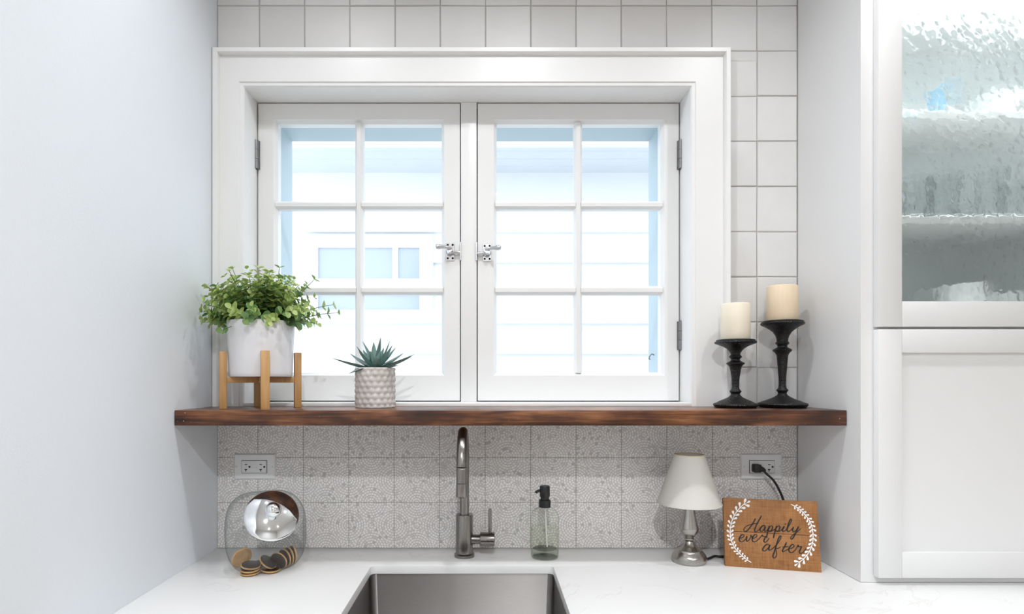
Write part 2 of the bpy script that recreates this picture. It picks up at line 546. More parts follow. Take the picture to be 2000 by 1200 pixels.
def hammered():
    t = NT('hammered_cabinet_glass')
    vo = t.n('ShaderNodeTexVoronoi', feature='SMOOTH_F1')
    wob = t.n('ShaderNodeTexNoise')
    t.link(t.pos(), wob.inputs['Vector'])
    wob.inputs['Scale'].default_value = 40
    add = t.n('ShaderNodeVectorMath', operation='MULTIPLY_ADD')
    t.link(wob.outputs['Color'], add.inputs[0])
    add.inputs[1].default_value = (0.012, 0.012, 0.012)
    t.link(t.pos(), add.inputs[2])
    t.link(add.outputs[0], vo.inputs['Vector'])
    vo.inputs['Scale'].default_value = 54
    vo.inputs['Smoothness'].default_value = 0.35
    bn = t.bump(vo.outputs['Distance'], 0.62, 0.005)
    gl = t.n('ShaderNodeBsdfGlass')
    gl.inputs['IOR'].default_value = 1.28
    gl.inputs['Roughness'].default_value = 0.08
    gl.inputs['Color'].default_value = (0.95, 0.97, 0.967, 1)
    t.link(bn, gl.inputs['Normal'])
    tr = t.n('ShaderNodeBsdfTransparent')
    tr.inputs['Color'].default_value = (0.945, 0.96, 0.957, 1)
    mx = t.n('ShaderNodeMixShader')
    mx.inputs[0].default_value = 0.22
    t.link(gl.outputs[0], mx.inputs[1]); t.link(tr.outputs[0], mx.inputs[2])
    return t.done(mx.outputs[0])
M['hammered'] = hammered()
M['farglass'] = plain('bluish_window_glass', (0.47, 0.53, 0.64), 0.08)
def floor_mat():
    t = NT('pale_oak_floor')
    g = t.noise(t.mapping(t.pos(), (1.5, 14, 1)), 3, 4)
    c = t.ramp(g, [(0.3, (0.34, 0.26, 0.18)), (0.7, (0.48, 0.38, 0.28))])
    return t.done(t.princ(c, 0.45))
M['floor'] = floor_mat()
M['ground'] = paint('pale_concrete_ground', (0.62, 0.62, 0.60), 0.9)
def bulb_mat():
    t = NT('frosted_lamp_lens')
    return t.done(t.princ((0.9, 0.9, 0.9), 0.4))
M['lens'] = bulb_mat()

# ================================================================== THE SETTING
XL = (424 - VX) / 720          # left wall
XC = (1558 - VX) / 720         # side of the tall cabinet
XR = 2.7                       # right wall of the room
YB = -4.4                      # rear wall
CT = LZ0                       # counter top
WX0, WX1, WZ0, WZ1 = -0.654, 0.5467, 1.297, 2.154   # clear opening of the window

def structure(o, label=None, cat=None):
    return tag(o, label, cat, kind='structure')

fl = box('floor', M['floor'], XL - 0.1, XR + 0.1, YB - 0.1, 0.15, -0.05, 0.0)
structure(fl, 'pale oak floor of the kitchen', 'floor')
ce = box('ceiling', M['ceil'], XL - 0.1, XR + 0.1, YB - 0.1, 0.15, CEIL, CEIL + 0.05)
structure(ce, 'plain white kitchen ceiling', 'ceiling')
wl = box('wall_left', M['wall'], XL - 0.1, XL, YB - 0.1, 0.15, 0.0, CEIL)
structure(wl, 'smooth pale blue grey painted wall left of the window', 'wall')
wr = box('wall_right', M['room'], XR, XR + 0.1, YB - 0.1, 0.15, 0.0, CEIL)
structure(wr, 'off white wall at the right end of the kitchen', 'wall')
wk = box('wall_rear', M['room'], XL, XR, YB - 0.1, YB, 0.0, CEIL)
structure(wk, 'off white rear wall facing the sink', 'wall')
SHT_W = 1.2945                 # masonry stops just under the sill
GY = 0.002                     # plane of the grout behind the tiles
wb = MB()
TW = 0.15
JT = 0.02                      # jamb thickness
wb.box(XL, WX0 - JT, GY, TW, 0.0, CEIL)
wb.box(WX1 + JT, XR, GY, TW, 0.0, CEIL)
wb.box(WX0 - JT, WX1 + JT, GY, TW, 0.0, SHT_W)
wb.box(WX0 - JT, WX1 + JT, GY, TW, WZ1 + JT, CEIL)
wall_back = wb.build('wall_back', M['grout'])
structure(wall_back, 'tiled wall around the window above the sink', 'wall')

# ---- tiles: each a piece of the back wall
def tile_mesh(w, h, bumpy, seed, th=0.004):
    rnd = random.Random(seed)
    m = MB()
    j = bumpy
    def jt(): return rnd.uniform(-j, j)
    n = 4
    back = [(-w / 2, th, -h / 2), (w / 2, th, -h / 2), (w / 2, th, h / 2), (-w / 2, th, h / 2)]
    e = 0.0018
    cs = [(x + jt(), 0.0012 + abs(jt()) * 0.3, z + jt()) for x, z in ((-w / 2, -h / 2), (w / 2, -h / 2), (w / 2, h / 2), (-w / 2, h / 2))]
    tilt = (rnd.uniform(-j, j) * 0.5, rnd.uniform(-j, j) * 0.5)
    fs = []
    for (x, z) in ((-1, -1), (1, -1), (1, 1), (-1, 1)):
        fs.append((x * (w / 2 - e) + jt() * 0.3, 0.0 + tilt[0] * x + tilt[1] * z, z * (h / 2 - e) + jt() * 0.3))
    c = (jt() * 4, -0.0003 * (j > 0.0002), jt() * 4)
    vs = back + cs + fs + [c]
    f = [(3, 2, 1, 0)]
    for i in range(4):
        k = (i + 1) % 4
        f += [(i, k, 4 + k, 4 + i), (4 + i, 4 + k, 8 + k, 8 + i), (8 + i, 8 + k, 12)]
    m.add(vs, f)
    return m

def lay_tiles(xs, zs, skip, mat, bumpy, gap):
    cache = {}
    for i in range(len(xs) - 1):
        for k in range(len(zs) - 1):
            x0, x1, z0, z1 = xs[i] + gap / 2, xs[i + 1] - gap / 2, zs[k] + gap / 2, zs[k + 1] - gap / 2
            for (a, b, c, d) in skip(x0, x1, z0, z1):
                w, h = b - a, d - c
                if w < 0.006 or h < 0.006: continue
                key = (round(w, 4), round(h, 4), random.randrange(7))
                if key not in cache:
                    cache[key] = tile_mesh(w, h, bumpy, len(cache) + 5).mesh('tile', [mat], smooth=True, angle=25)
                o = obj('tile', cache[key], None, wall_back)
                o.location = ((a + b) / 2, 0, (c + d) / 2)
                if bumpy > 0.0002:
                    o.rotation_euler = (random.uniform(-.006, .006), random.uniform(-.003, .003), random.uniform(-.006, .006))
UP = 88.4 / 720
ux = [XL] + [(506.5 + 88.4 * k - VX) / 720 for k in range(12)] + [XC - 0.0005]
uz = [EYE - (11 + 88.4 * k - VY) / 720 for k in range(9, -3, -1)]
CX0, CX1, CZ1 = XL, 0.6473, 2.2514           # outer edges of the window casing
SHT, SHB = 1.2953, 1.2953 - 0.0359           # shelf top and underside
def skip_up(x0, x1, z0, z1):
    z0 = max(z0, SHB + 0.002)
    z1 = min(z1, CEIL - 0.002)
    if z1 <= z0: return []
    inner = 0.02                              # tiles run a little under the casing
    if x1 <= CX1 - inner and z1 <= CZ1 - inner: return []
    if x0 < CX1 - inner and z0 < CZ1 - inner:
        if x1 <= CX1: z0 = CZ1 - inner
        elif z1 <= CZ1: x0 = CX1 - inner
        else:
            return [(x0, x1, CZ1 - inner, z1), (CX1 - inner, x1, z0, CZ1 - inner)]
    return [(x0, x1, z0, z1)]
lay_tiles(ux, uz, skip_up, M['zellige'], 0.0009, 0.0026)
lx = [XL] + [LX0 + LP * k for k in range(12)] + [XC - 0.0005]
lz = [CT + LP * k for k in range(0, 4)]
def skip_lo(x0, x1, z0, z1):
    z1 = min(z1, SHB + 0.03)
    return [(x0, x1, z0, z1)] if z1 > z0 else []
lay_tiles(lx, lz, skip_lo, M['mosaic'], 0.0, 0.0014)

# ================================================================== WINDOW
win = empty('window_1', ((WX0 + WX1) / 2, 0.0, WZ0))
structure(win, 'white double casement window with six panes in each sash', 'window')
wo = Vector(win.location)
def wchild(o):
    o.parent = win
    o.location = Vector(o.location) - wo
    return o

# casing swept as a mitred frame: points are ('i', distance from opening) or ('o', distance from outer edge)
prof = [('i', 0.0, GY), ('i', 0.0, -0.012), ('i', 0.003, -0.016), ('i', 0.010, -0.0165), ('i', 0.0125, -0.020),
        ('o', 0.0155, -0.020), ('o', 0.0135, -0.031), ('o', 0.0115, -0.034), ('o', 0.0015, -0.034), ('o', 0.0, -0.032), ('o', 0.0, GY)]
WL, WH, WR = WX0 - (XL + 0.0015), CZ1 - WZ1, CX1 - WX1
def off(p, W): return p[1] if p[0] == 'i' else W - p[1]
def casing(sideA):
    m = MB()
    n = len(prof)
    A, B = [], []
    for p in prof:
        l, h, r, y = off(p, WL), off(p, WH), off(p, WR), p[2]
        if sideA == 'left':
            A.append((WX0 - l, y, SHT)); B.append((WX0 - l, y, WZ1 + h))
        elif sideA == 'head':
            A.append((WX0 - l, y, WZ1 + h)); B.append((WX1 + r, y, WZ1 + h))
        else:
            A.append((WX1 + r, y, SHT)); B.append((WX1 + r, y, WZ1 + h))
    fs = [tuple(range(n)), tuple(range(2 * n - 1, n - 1, -1))] + [(i, (i + 1) % n, n + (i + 1) % n, n + i) for i in range(n)]
    m.add(A + B, fs)
    return wchild(m.build('casing', M['trim'], None, smooth=True, angle=20))
for s in ('left', 'head', 'right'): casing(s)
# jambs, sill, mullion, stops
wchild(box('jamb', M['trim'], WX0 - JT, WX0 - 0.0002, 0.0022, TW, SHT_W, WZ1))
wchild(box('jamb', M['trim'], WX1 + 0.0002, WX1 + JT, 0.0022, TW, SHT_W, WZ1))
wchild(box('jamb', M['trim'], WX0 - JT, WX1 + JT, 0.0022, TW, WZ1 + 0.0002, WZ1 + JT))
SY = 0.075                     # front plane of the sashes
wchild(box('window_sill', M['trim'], WX0, WX1, -0.018, TW + 0.02, SHT, 1.3042, bevel=0.001))
MX0, MX1 = X_(900, SY), X_(931, SY)
wchild(box('mullion', M['trim'], MX0, MX1, SY - 0.004, TW, 1.3042, WZ1, bevel=0.0015))
st = MB()
for (a, b, c, d) in ((WX0, WX0 + 0.016, 1.3042, WZ1), (WX1 - 0.016, WX1, 1.3042, WZ1), (WX0, WX1, WZ1 - 0.016, WZ1), (WX0, WX1, 1.3042, 1.318), (MX0 - 0.013, MX0, 1.3042, WZ1), (MX1, MX1 + 0.013, 1.3042, WZ1)):
    st.box(a, b, 0.1125, 0.116, c, d)
wchild(st.build('window_stop', M['gap_shade']))  # dark strips added behind the sashes so their gaps look black

# the two sashes
GLY = 0.095                    # glass plane
ROWS = [(Z_(395, GLY), Z_(245, GLY)), (Z_(560, GLY), Z_(411, GLY)), (Z_(728, GLY), Z_(577, GLY))]
SZ0, SZ1 = 1.3073, 2.1512
def make_sash(x0, x1, cols, latch_side, label):
    gx0, gx1 = cols[0][0], cols[-1][1]
    gz0, gz1 = ROWS[2][0], ROWS[0][1]
    m = MB()
    e = 0.0085
    yF, yM, yB = SY, SY + 0.013, 0.112
    def ring(inset_rect, y): return [(inset_rect[0], y, inset_rect[2]), (inset_rect[1], y, inset_rect[2]), (inset_rect[1], y, inset_rect[3]), (inset_rect[0], y, inset_rect[3])]
    outer = (x0, x1, SZ0, SZ1)
    op1 = (gx0 - e, gx1 + e, gz0 - e, gz1 + e)
    op2 = (gx0 - e * 0.75, gx1 + e * 0.75, gz0 - e * 0.75, gz1 + e * 0.75)
    gls = (gx0, gx1, gz0, gz1)
    rings = [ring(outer, yB), ring(outer, yF), ring(op1, yF), ring(op2, yF + 0.004), ring(gls, yM), ring(gls, yB)]
    vs = sum(rings, [])
    fs = []
    for r in range(len(rings)):
        r2 = (r + 1) % len(rings)
        for i in range(4):
            k = (i + 1) % 4
            fs.append((r * 4 + i, r * 4 + k, r2 * 4 + k, r2 * 4 + i))
    m.add(vs, fs)
    s = wchild(m.build('sash', M['trim'], None))
    s['label'] = label
    inv = Vector(s.location) + wo
    def sub(o):
        o.parent = s
        return o
    # muntins: trapezoid bars
    def bar(vert, c, w, a0, a1):
        poly = [(-w / 2, yB - 0.004), (-w / 2, yM), (-w * 0.3, yF + 0.006), (-w * 0.22, yF + 0.003), (w * 0.22, yF + 0.003), (w * 0.3, yF + 0.006), (w / 2, yM), (w / 2, yB - 0.004)]
        mm = MB()
        if vert: mm.prism(poly, a0, a1, lambda a, b, h: (c + a, b, h))
        else: mm.prism(poly, a0, a1, lambda a, b, h: (h, b, c + a))
        return sub(mm.build('muntin', M['trim'], None))
    bar(True, (cols[0][1] + cols[1][0]) / 2, cols[1][0] - cols[0][1], gz0 - 0.002, gz1 + 0.002)
    for r in (0, 1):
        zc = (ROWS[r][0] + ROWS[r + 1][1]) / 2
        for (a, b) in cols:
            bar(False, zc, ROWS[r][0] - ROWS[r + 1][1], a - 0.004, b + 0.004)
    for (z0, z1) in ROWS:
        for (a, b) in cols:
            sub(MB().box(a - 0.003, b + 0.003, GLY, GLY + 0.003, z0 - 0.003, z1 + 0.003).build('pane', M['pane'], None))
    # latch
    d = 1 if latch_side == 'right' else -1
    if d > 0: lx_, lz0, lz1, hz = X_(879.5, SY), Z_(510, SY), Z_(475, SY), Z_(491, SY)
    else: lx_, lz0, lz1, hz = X_(951.5, SY), Z_(511, SY), Z_(477, SY), Z_(493, SY)
    sub(MB().box(lx_ - 0.0122, lx_ + 0.0122, SY - 0.003, SY, lz0, lz1).build('latch_plate', M['latch'], None, bevel=0.0007, seg=1))
    for sx in (-1, 1):
        for zz in (lz0 + 0.007, lz1 - 0.006):
            sub(MB().lathe([(0.0001, -0.0012), (0.0018, -0.001), (0.003, 0.0)], 12, M=Matrix.Translation((lx_ + sx * 0.007, SY - 0.003, zz)) @ Matrix.Rotation(-PI / 2, 4, 'X').inverted()).build('screw', M['screw'], None, smooth=True))
    h = MB()
    # spindle boss, grip towards the glass, tongue towards the mullion
    h.tube([(lx_, SY - 0.003, hz - 0.004), (lx_, SY - 0.016, hz - 0.002), (lx_, SY - 0.022, hz)], [0.0095, 0.0085, 0.007], 16)
    g = catmull([(lx_ + d * 0.006, SY - 0.020, hz + 0.004), (lx_ - d * 0.008, SY - 0.024, hz + 0.006), (lx_ - d * 0.020, SY - 0.030, hz + 0.006), (lx_ - d * 0.031, SY - 0.034, hz + 0.0055), (lx_ - d * 0.040, SY - 0.036, hz + 0.005)], 5)
    rr = [0.0045, 0.0047, 0.005, 0.005, 0.005, 0.0048, 0.0047, 0.0048, 0.005, 0.0052, 0.0055, 0.006, 0.0066, 0.0072, 0.0077, 0.008, 0.008, 0.0077, 0.007, 0.005, 0.001]
    h.tube(g, rr[:len(g)], 14)
    h.tube([(lx_, SY - 0.014, hz - 0.003), (lx_ + d * 0.012, SY - 0.010, hz - 0.0045), (lx_ + d * 0.027, SY - 0.008, hz - 0.0055)], [0.006, 0.0048, 0.0045], 12)
    sub(h.build('latch_handle', M['latch'], None, smooth=True, angle=60))
    # hinges on the outer stile
    hx = (x0 - 0.0035) if d > 0 else (x1 + 0.0035)
    for zc in (Z_(304, SY), Z_(656, SY)):
        hm = MB()
        hh = 0.040
        hm.lathe([(0.0005, -hh - 0.003), (0.005, -hh), (0.0078, -hh), (0.0078, -0.0135), (0.0068, -0.013), (0.0078, -0.0125), (0.0078, 0.0125), (0.0068, 0.013), (0.0078, 0.0135), (0.0078, hh), (0.005, hh), (0.0005, hh + 0.003)], 16, (hx, SY - 0.0075, zc))
        hm.box(min(hx, hx + d * 0.009), max(hx, hx + d * 0.009), SY - 0.0045, SY + 0.0005, zc - hh, zc + hh)
        sub(hm.build('hinge', M['hinge'], None, smooth=True))
    return s
colsL = [(X_(545, GLY), X_(695, GLY)), (X_(711, GLY), X_(863, GLY))]
colsR = [(X_(970, GLY), X_(1120, GLY)), (X_(1136, GLY), X_(1288, GLY))]
make_sash(WX0 + 0.0032, MX0 - 0.0028, colsL, 'right', 'left casement sash of six panes with lever latch')
make_sash(MX1 + 0.0028, WX1 - 0.0032, colsR, 'left', 'right casement sash of six panes with lever latch')
# strike plates on the mullion
for (px, d) in ((899.5, -1), (930.5, 1)):
    x = X_(px, SY)
    wchild(box('strike_plate', M['latch'], x - 0.0022, x + 0.0022, SY - 0.009, SY - 0.001, Z_(510, SY), Z_(474, SY), bevel=0.0006, seg=1))
# deep exterior jamb outside the sashes, lit by the sky
EY0, EY1 = 0.1165, 0.237
ex0, ex1, ez1 = X_(545, 0.12), X_(1288, 0.12), Z_(245, 0.12)
for (a, b_, c_, d_) in ((WX0 - 0.03, ex0, 1.28, WZ1 + 0.03), (ex1, WX1 + 0.03, 1.28, WZ1 + 0.03), (ex0, ex1, ez1, WZ1 + 0.03), (ex0, ex1, 1.28, 1.318)):
    y0 = EY0
    ms = MB()
    if a < WX0 or b_ > WX1 or d_ > WZ1:
        ms.box(max(a, WX0 + 0.0005), min(b_, WX1 - 0.0005), y0, TW + 0.001, max(c_, 1.3045), min(d_, WZ1 - 0.0005))
        ms.box(a, b_, TW + 0.001, EY1, c_, d_)
        nm = 'exterior_jamb'
    else:
        ms.box(a, b_, TW + 0.0205, EY1 + 0.03, c_, d_)
        nm = 'exterior_sill'
    wchild(ms.build(nm, M['storm'], None, weld=True))
hy = 0.175
hk = MB().tube(catmull([(ex1, hy, Z_(694, hy)), (ex1 - 0.006, hy, Z_(692, hy)), (ex1 - 0.010, hy + 0.004, Z_(694, hy)), (ex1 - 0.011, hy + 0.016, Z_(700, hy)), (ex1 - 0.006, hy + 0.022, Z_(702, hy))], 4), 0.0018, 8)
wchild(hk.build('jamb_hook', M['hinge'], None, smooth=True))

# ================================================================== NEIGHBOUR'S HOUSE
NY = 2.5
GZ = -0.4
gr = box('ground', M['ground'], -6, 6, TW + 0.03, NY + 0.3, GZ - 0.1, GZ)
structure(gr, 'pale concrete ground between the two houses', 'ground')
house = empty('neighbour_house', (0, NY, GZ))
tag(house, 'white clapboard house seen overexposed through the window', 'house')
SOF = Z_(338, NY)
hb = MB().box(-6, 6, 0.03, 0.25, 0, SOF - GZ + 0.3).build('wall', M['siding'], house)
LAP = 59.2 / sc_at(NY)
zline = Z_(455, NY) - GZ       # a lap edge
k0 = -int(zline / LAP) - 1
bm_ = MB().add([(-6, -0.030, 0), (6, -0.030, 0), (6, 0.028, 0), (-6, 0.028, 0), (-6, 0.006, LAP + 0.02), (6, 0.006, LAP + 0.02), (6, 0.028, LAP + 0.02), (-6, 0.028, LAP + 0.02)],
              [(3, 2, 1, 0), (4, 5, 6, 7), (0, 1, 5, 4), (1, 2, 6, 5), (2, 3, 7, 6), (3, 0, 4, 7)]).mesh('siding_board', [M['siding']])
for k in range(k0, 12):
    z = zline + k * LAP
    if z < -0.25 or z > SOF - GZ - 0.05: continue
    o = obj('siding_board', bm_, None, house)
    o.location = (0, 0, z)
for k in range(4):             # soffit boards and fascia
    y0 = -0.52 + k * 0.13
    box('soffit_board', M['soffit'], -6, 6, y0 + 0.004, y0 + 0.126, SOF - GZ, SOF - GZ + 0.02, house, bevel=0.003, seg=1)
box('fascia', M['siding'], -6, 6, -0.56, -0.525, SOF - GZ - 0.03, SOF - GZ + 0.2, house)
nx0, nx1 = X_(622, NY - 0.03), X_(820, NY - 0.03)
nz = [Z_(p, NY - 0.03) - GZ for p in (606, 576, 545, 485)]
wf = MB()
cw = 0.09
wf.box(nx0 - cw, nx0, -0.05, 0.02, nz[0] - cw, nz[3] + cw)
wf.box(nx1, nx1 + cw, -0.05, 0.02, nz[0] - cw, nz[3] + cw)
wf.box(nx0, nx1, -0.05, 0.02, nz[3], nz[3] + cw)
wf.box(nx0, nx1, -0.05, 0.02, nz[0] - cw, nz[0])
wf.box(nx0, nx1, -0.045, 0.02, nz[1], nz[2])
xm = nx0 + (nx1 - nx0) * 0.76
wf.box(xm - 0.02, xm + 0.02, -0.042, 0.02, nz[2], nz[3])
wfo = wf.build('window', M['siding'], house)
for (a, b, c, d) in ((nx0, xm - 0.02, nz[2], nz[3]), (xm + 0.02, nx1, nz[2], nz[3]), (nx0, nx1, nz[0], nz[1])):
    MB().box(a, b, -0.03, -0.022, c, d).build('pane', M['farglass'], wfo)

# ================================================================== COUNTER AND SINK
def at_counter(px, py):
    dist = F * (EYE - CT) / (py - VY)
    y = dist + CY
    return (px - VX) / sc_at(y), y
SKB = at_counter(725, 1105.5)[1]
SX0, SX1 = at_counter(725, 1105.5)[0], at_counter(1080, 1105.5)[0]
SKF = SKB - 0.40
CTH = 0.020
CX_END = 2.2
def rrect(x0, x1, y0, y1, r, n=6):
    pts = []
    for (cx, cy, a0) in ((x1 - r, y1 - r, 0), (x0 + r, y1 - r, PI / 2), (x0 + r, y0 + r, PI), (x1 - r, y0 + r, 1.5 * PI)):
        for k in range(n + 1):
            a = a0 + PI / 2 * k / n
            pts.append((cx + r * math.cos(a), cy + r * math.sin(a)))
    return pts
def counter():
    x0, x1, y0, y1 = XL, CX_END, -0.645, GY
    bm = bmesh.new()
    hole = rrect(SX0, SX1, SKF, SKB, 0.012)
    outer = [(x0, y0), (x1, y0), (x1, y1), (x0, y1)]
    ov = [bm.verts.new((a, b, CT)) for a, b in outer]
    hv = [bm.verts.new((a, b, CT)) for a, b in hole]
    es = [bm.edges.new((ov[i], ov[(i + 1) % 4])) for i in range(4)]
    he = [bm.edges.new((hv[i], hv[(i + 1) % len(hv)])) for i in range(len(hv))]
    r = bmesh.ops.triangle_fill(bm, use_beauty=True, use_dissolve=False, edges=es + he)
    faces = [f for f in bm.faces]
    # drop any triangles filling the hole
    for f in list(faces):
        c = f.calc_center_median()
        if SX0 + 0.002 < c.x < SX1 - 0.002 and SKF + 0.002 < c.y < SKB - 0.002 and all(v in hv for v in f.verts):
            bm.faces.remove(f)
    ext = bmesh.ops.extrude_face_region(bm, geom=list(bm.faces))
    for v in ext['geom']:
        if isinstance(v, bmesh.types.BMVert): v.co.z -= CTH
    bmesh.ops.recalc_face_normals(bm, faces=bm.faces)
    top = [e for e in bm.edges if len(e.link_faces) == 2 and e.calc_face_angle(0) > 1.2 and all(abs(v.co.z - CT) < 1e-6 for v in e.verts)]
    bmesh.ops.bevel(bm, geom=top, offset=0.0018, segments=2, profile=0.5, affect='EDGES')
    me = bpy.data.meshes.new('countertop')
    for f in bm.faces: f.smooth = True
    for e in bm.edges:
        if len(e.link_faces) == 2 and e.calc_face_angle(0) > 0.7: e.smooth = False
    bm.to_mesh(me); bm.free()
    return obj('countertop', me, M['quartz'])
tag(counter(), 'white veined quartz worktop with a cutout for the sink', 'countertop')

sink = empty('kitchen_sink', ((SX0 + SX1) / 2, (SKB + SKF) / 2, CT - CTH))
tag(sink, 'brushed steel undermount sink set in the white worktop', 'sink')
def basin():
    m = MB()
    hw, hd = (SX1 - SX0) / 2 + 0.0015, (SKB - SKF) / 2 + 0.0015
    lv = []
    depth = 0.22
    spec = [(0.03, 0.0, 0.03), (0.0, 0.0, 0.016), (0.0, -0.003, 0.016), (-0.006, -depth + 0.015, 0.018), (-0.010, -depth + 0.004, 0.018), (-0.022, -depth, 0.018)]
    for (o_, z, r) in spec:
        lv.append([(a, b, z - 0.0005) for a, b in rrect(-hw - o_, hw + o_, -hd - o_, hd + o_, r + max(o_, 0))])
    n = len(lv[0])
    vs = sum(lv, [])
    fs = []
    for i in range(len(lv) - 1):
        for k in range(n):
            k2 = (k + 1) % n
            fs.append((i * n + k, i * n + k2, (i + 1) * n + k2, (i + 1) * n + k))
    fs.append(tuple((len(lv) - 1) * n + k for k in range(n)))
    m.add(vs, fs)
    return m.build('basin', M['sink'], sink, smooth=True, angle=50)
basin()
MB().lathe([(0.056, 0.0), (0.056, 0.003), (0.05, 0.004), (0.042, 0.001), (0.04, -0.004)], 32, (0, 0.02, -0.2204)).build('drain_ring', M['nickel'], sink, smooth=True)
MB().lathe([(0.0001, 0.0015), (0.03, 0.0015), (0.033, 0.0)], 24, (0, 0.02, -0.219)).build('drain_strainer', M['hinge'], sink, smooth=True)

# base cabinet below the counter
bc = empty('base_cabinet', (0.5, -0.3, 0.0))
tag(bc, 'white base cabinet carrying the worktop and the sink', 'cabinet')
bx0, bx1 = XL + 0.004 - 0.5, CX_END - 0.01 - 0.5
b = MB()
b.box(bx0, bx1, -0.28, -0.262, 0.1, CT - CTH - 0.001)
b.box(bx0, bx0 + 0.018, -0.262, 0.28, 0.0, CT - CTH - 0.001)
b.box(bx1 - 0.018, bx1, -0.262, 0.28, 0.0, CT - CTH - 0.001)
b.box(bx0 + 0.018, bx1 - 0.018, -0.22, -0.2, 0.0, 0.1)
b.build('body', M['cab'], bc)
nd = 6
for k in range(nd):
    w = (bx1 - bx0) / nd
    dr = box('door', M['cab'], bx0 + k * w + 0.004, bx0 + (k + 1) * w - 0.004, -0.3, -0.281, 0.12, CT - CTH - 0.02, bc, bevel=0.002)
    hd = MB().tube([(w / 2 - 0.05, -0.010, 0.2), (w / 2 - 0.05, -0.035, 0.2), (w / 2 - 0.05, -0.035, 0.34), (w / 2 - 0.05, -0.010, 0.34)], 0.005, 10).build('handle', M['nickel'], dr, smooth=True)

# ================================================================== SHELF
SHF = -0.2207
shelf = box('wooden_shelf', M['shelf'], XL + 0.0015, XC - 0.0015, SHF, -0.0008, SHB, SHT, bevel=0.0012)
tag(shelf, 'dark stained wooden plank shelf running below the window', 'shelf')
for (px, py) in ((361, 807), (358, 823), (1640, 818)):
    sx = X_(px, SHF)
    n_ = MB().lathe([(0.0001, 0.0007), (0.001, 0.0005), (0.0014, 0)], 10, M=Matrix.Translation((sx - shelf.location.x, SHF - shelf.location.y, Z_(py, SHF) - shelf.location.z)) @ Matrix.Rotation(PI / 2, 4, 'X'))
    n_.build('nail', M['nickel'], shelf, smooth=True)

# ================================================================== TALL CABINET
CF = -0.27                      # face frame plane
DF = -0.29                      # door plane
CXE = 1.785
cabn = empty('glass_front_cabinet', ((XC + CXE) / 2, CF / 2, CT))
tag(cabn, 'tall white cabinet with a rippled glass upper door standing on the worktop', 'cabinet')
cl = Vector(cabn.location)
def cpart(o, parent=None):
    if parent is None:
        o.parent = cabn
        o.location = Vector(o.location) - cl
    else:
        o.parent = parent
        o.location = Vector(o.location) - Vector(parent['_w'])
    return o
ZMID = Z_(641, DF)
yb = -0.001
ztop = CEIL - 0.02
cpart(box('side_panel', M['cab'], XC, XC + 0.018, CF + 0.02, yb, CT + 0.001, ztop))
cpart(box('side_panel', M['cab'], CXE - 0.018, CXE, CF + 0.02, yb, CT + 0.001, ztop))
inn = MB()
inn.box(XC + 0.018, CXE - 0.018, yb - 0.008, yb, CT + 0.001, ztop)
inn.box(XC + 0.018, XC + 0.0195, CF + 0.02, yb - 0.008, ZMID + 0.01, ztop - 0.018)
inn.box(CXE - 0.0195, CXE - 0.018, CF + 0.02, yb - 0.008, ZMID + 0.01, ztop - 0.018)
cpart(inn.build('back_panel', M['cabin'], None))
for nm, za, zb_ in (('top_panel', ztop - 0.018, ztop), ('divider', ZMID - 0.008, ZMID + 0.010), ('bottom_panel', CT + 0.001, CT + 0.019)):
    cpart(box(nm, M['cab'], XC + 0.018, CXE - 0.018, CF + 0.02, yb - 0.008, za, zb_))
ff = MB()
dxs = [(X_(1716, DF), 1.309), (1.313, 1.757)]
ff.box(XC, X_(1716, DF) + 0.012, CF, CF + 0.02, CT + 0.001, ztop)
ff.box(1.757 - 0.012, CXE, CF, CF + 0.02, CT + 0.001, ztop)
ff.box(dxs[0][0] + 0.012, 1.745, CF, CF + 0.02, ztop - 0.04, ztop)
ff.box(dxs[0][0] + 0.012, 1.745, CF, CF + 0.02, CT + 0.001, CT + 0.03)
ff.box(dxs[0][0] + 0.012, 1.745, CF, CF + 0.02, ZMID - 0.018, ZMID + 0.018)
cpart(ff.build('face_frame', M['cab'], None))
SHZ = [Z_(430, -0.236), Z_(223, -0.20), Z_(16, -0.20)]
for z in SHZ:
    cpart(box('shelf', M['cab'], XC + 0.021, CXE - 0.021, -0.198 if z > SHZ[0] + 0.01 else -0.236, yb - 0.0085, z - 0.0095, z + 0.0095, bevel=0.001, seg=1))
ST = 0.0525
def shaker(x0, x1, z0, z1, glass, label):
    g0 = (x0 + ST, x1 - ST, z0 + ST * 1.08, z1 - ST)
    cx, cz = (x0 + x1) / 2, (z0 + z1) / 2
    d = empty('door', (cx, DF, cz))
    d['_w'] = Vector((cx, DF, cz))
    d['label'] = label
    def mk(name, a, b, c, e, y0=DF, y1=CF - 0.0008, mat=M['cab'], bv=0.0013):
        return cpart(box(name, mat, a, b, y0, y1, c, e, bevel=bv), d)
    mk('stile', x0, x0 + ST, z0, z1)
    mk('stile', x1 - ST, x1, z0, z1)
    mk('rail', x0 + ST, x1 - ST, z1 - ST, z1)
    mk('rail', x0 + ST, x1 - ST, z0, z0 + ST * 1.08)
    if glass: mk('glass_pane', g0[0] - 0.004, g0[1] + 0.004, g0[2] - 0.004, g0[3] + 0.004, DF + 0.008, DF + 0.012, M['hammered'], 0.0)
    else: mk('panel', g0[0] - 0.004, g0[1] + 0.004, g0[2] - 0.004, g0[3] + 0.004, DF + 0.009, CF - 0.001, M['cab'], 0.0)
    del d['_w']
    d.parent = cabn
    d.location = Vector((cx, DF, cz)) - cl
for i, (a, b) in enumerate(dxs):
    shaker(a, b, Z_(638.5, DF), ztop - 0.02, True, 'upper shaker door with rippled glass pane' if i == 0 else 'second upper shaker door with rippled glass pane')
    shaker(a, b, Z_(1130, DF), Z_(643.2, DF), False, 'lower plain white shaker door' if i == 0 else 'second lower plain white shaker door')
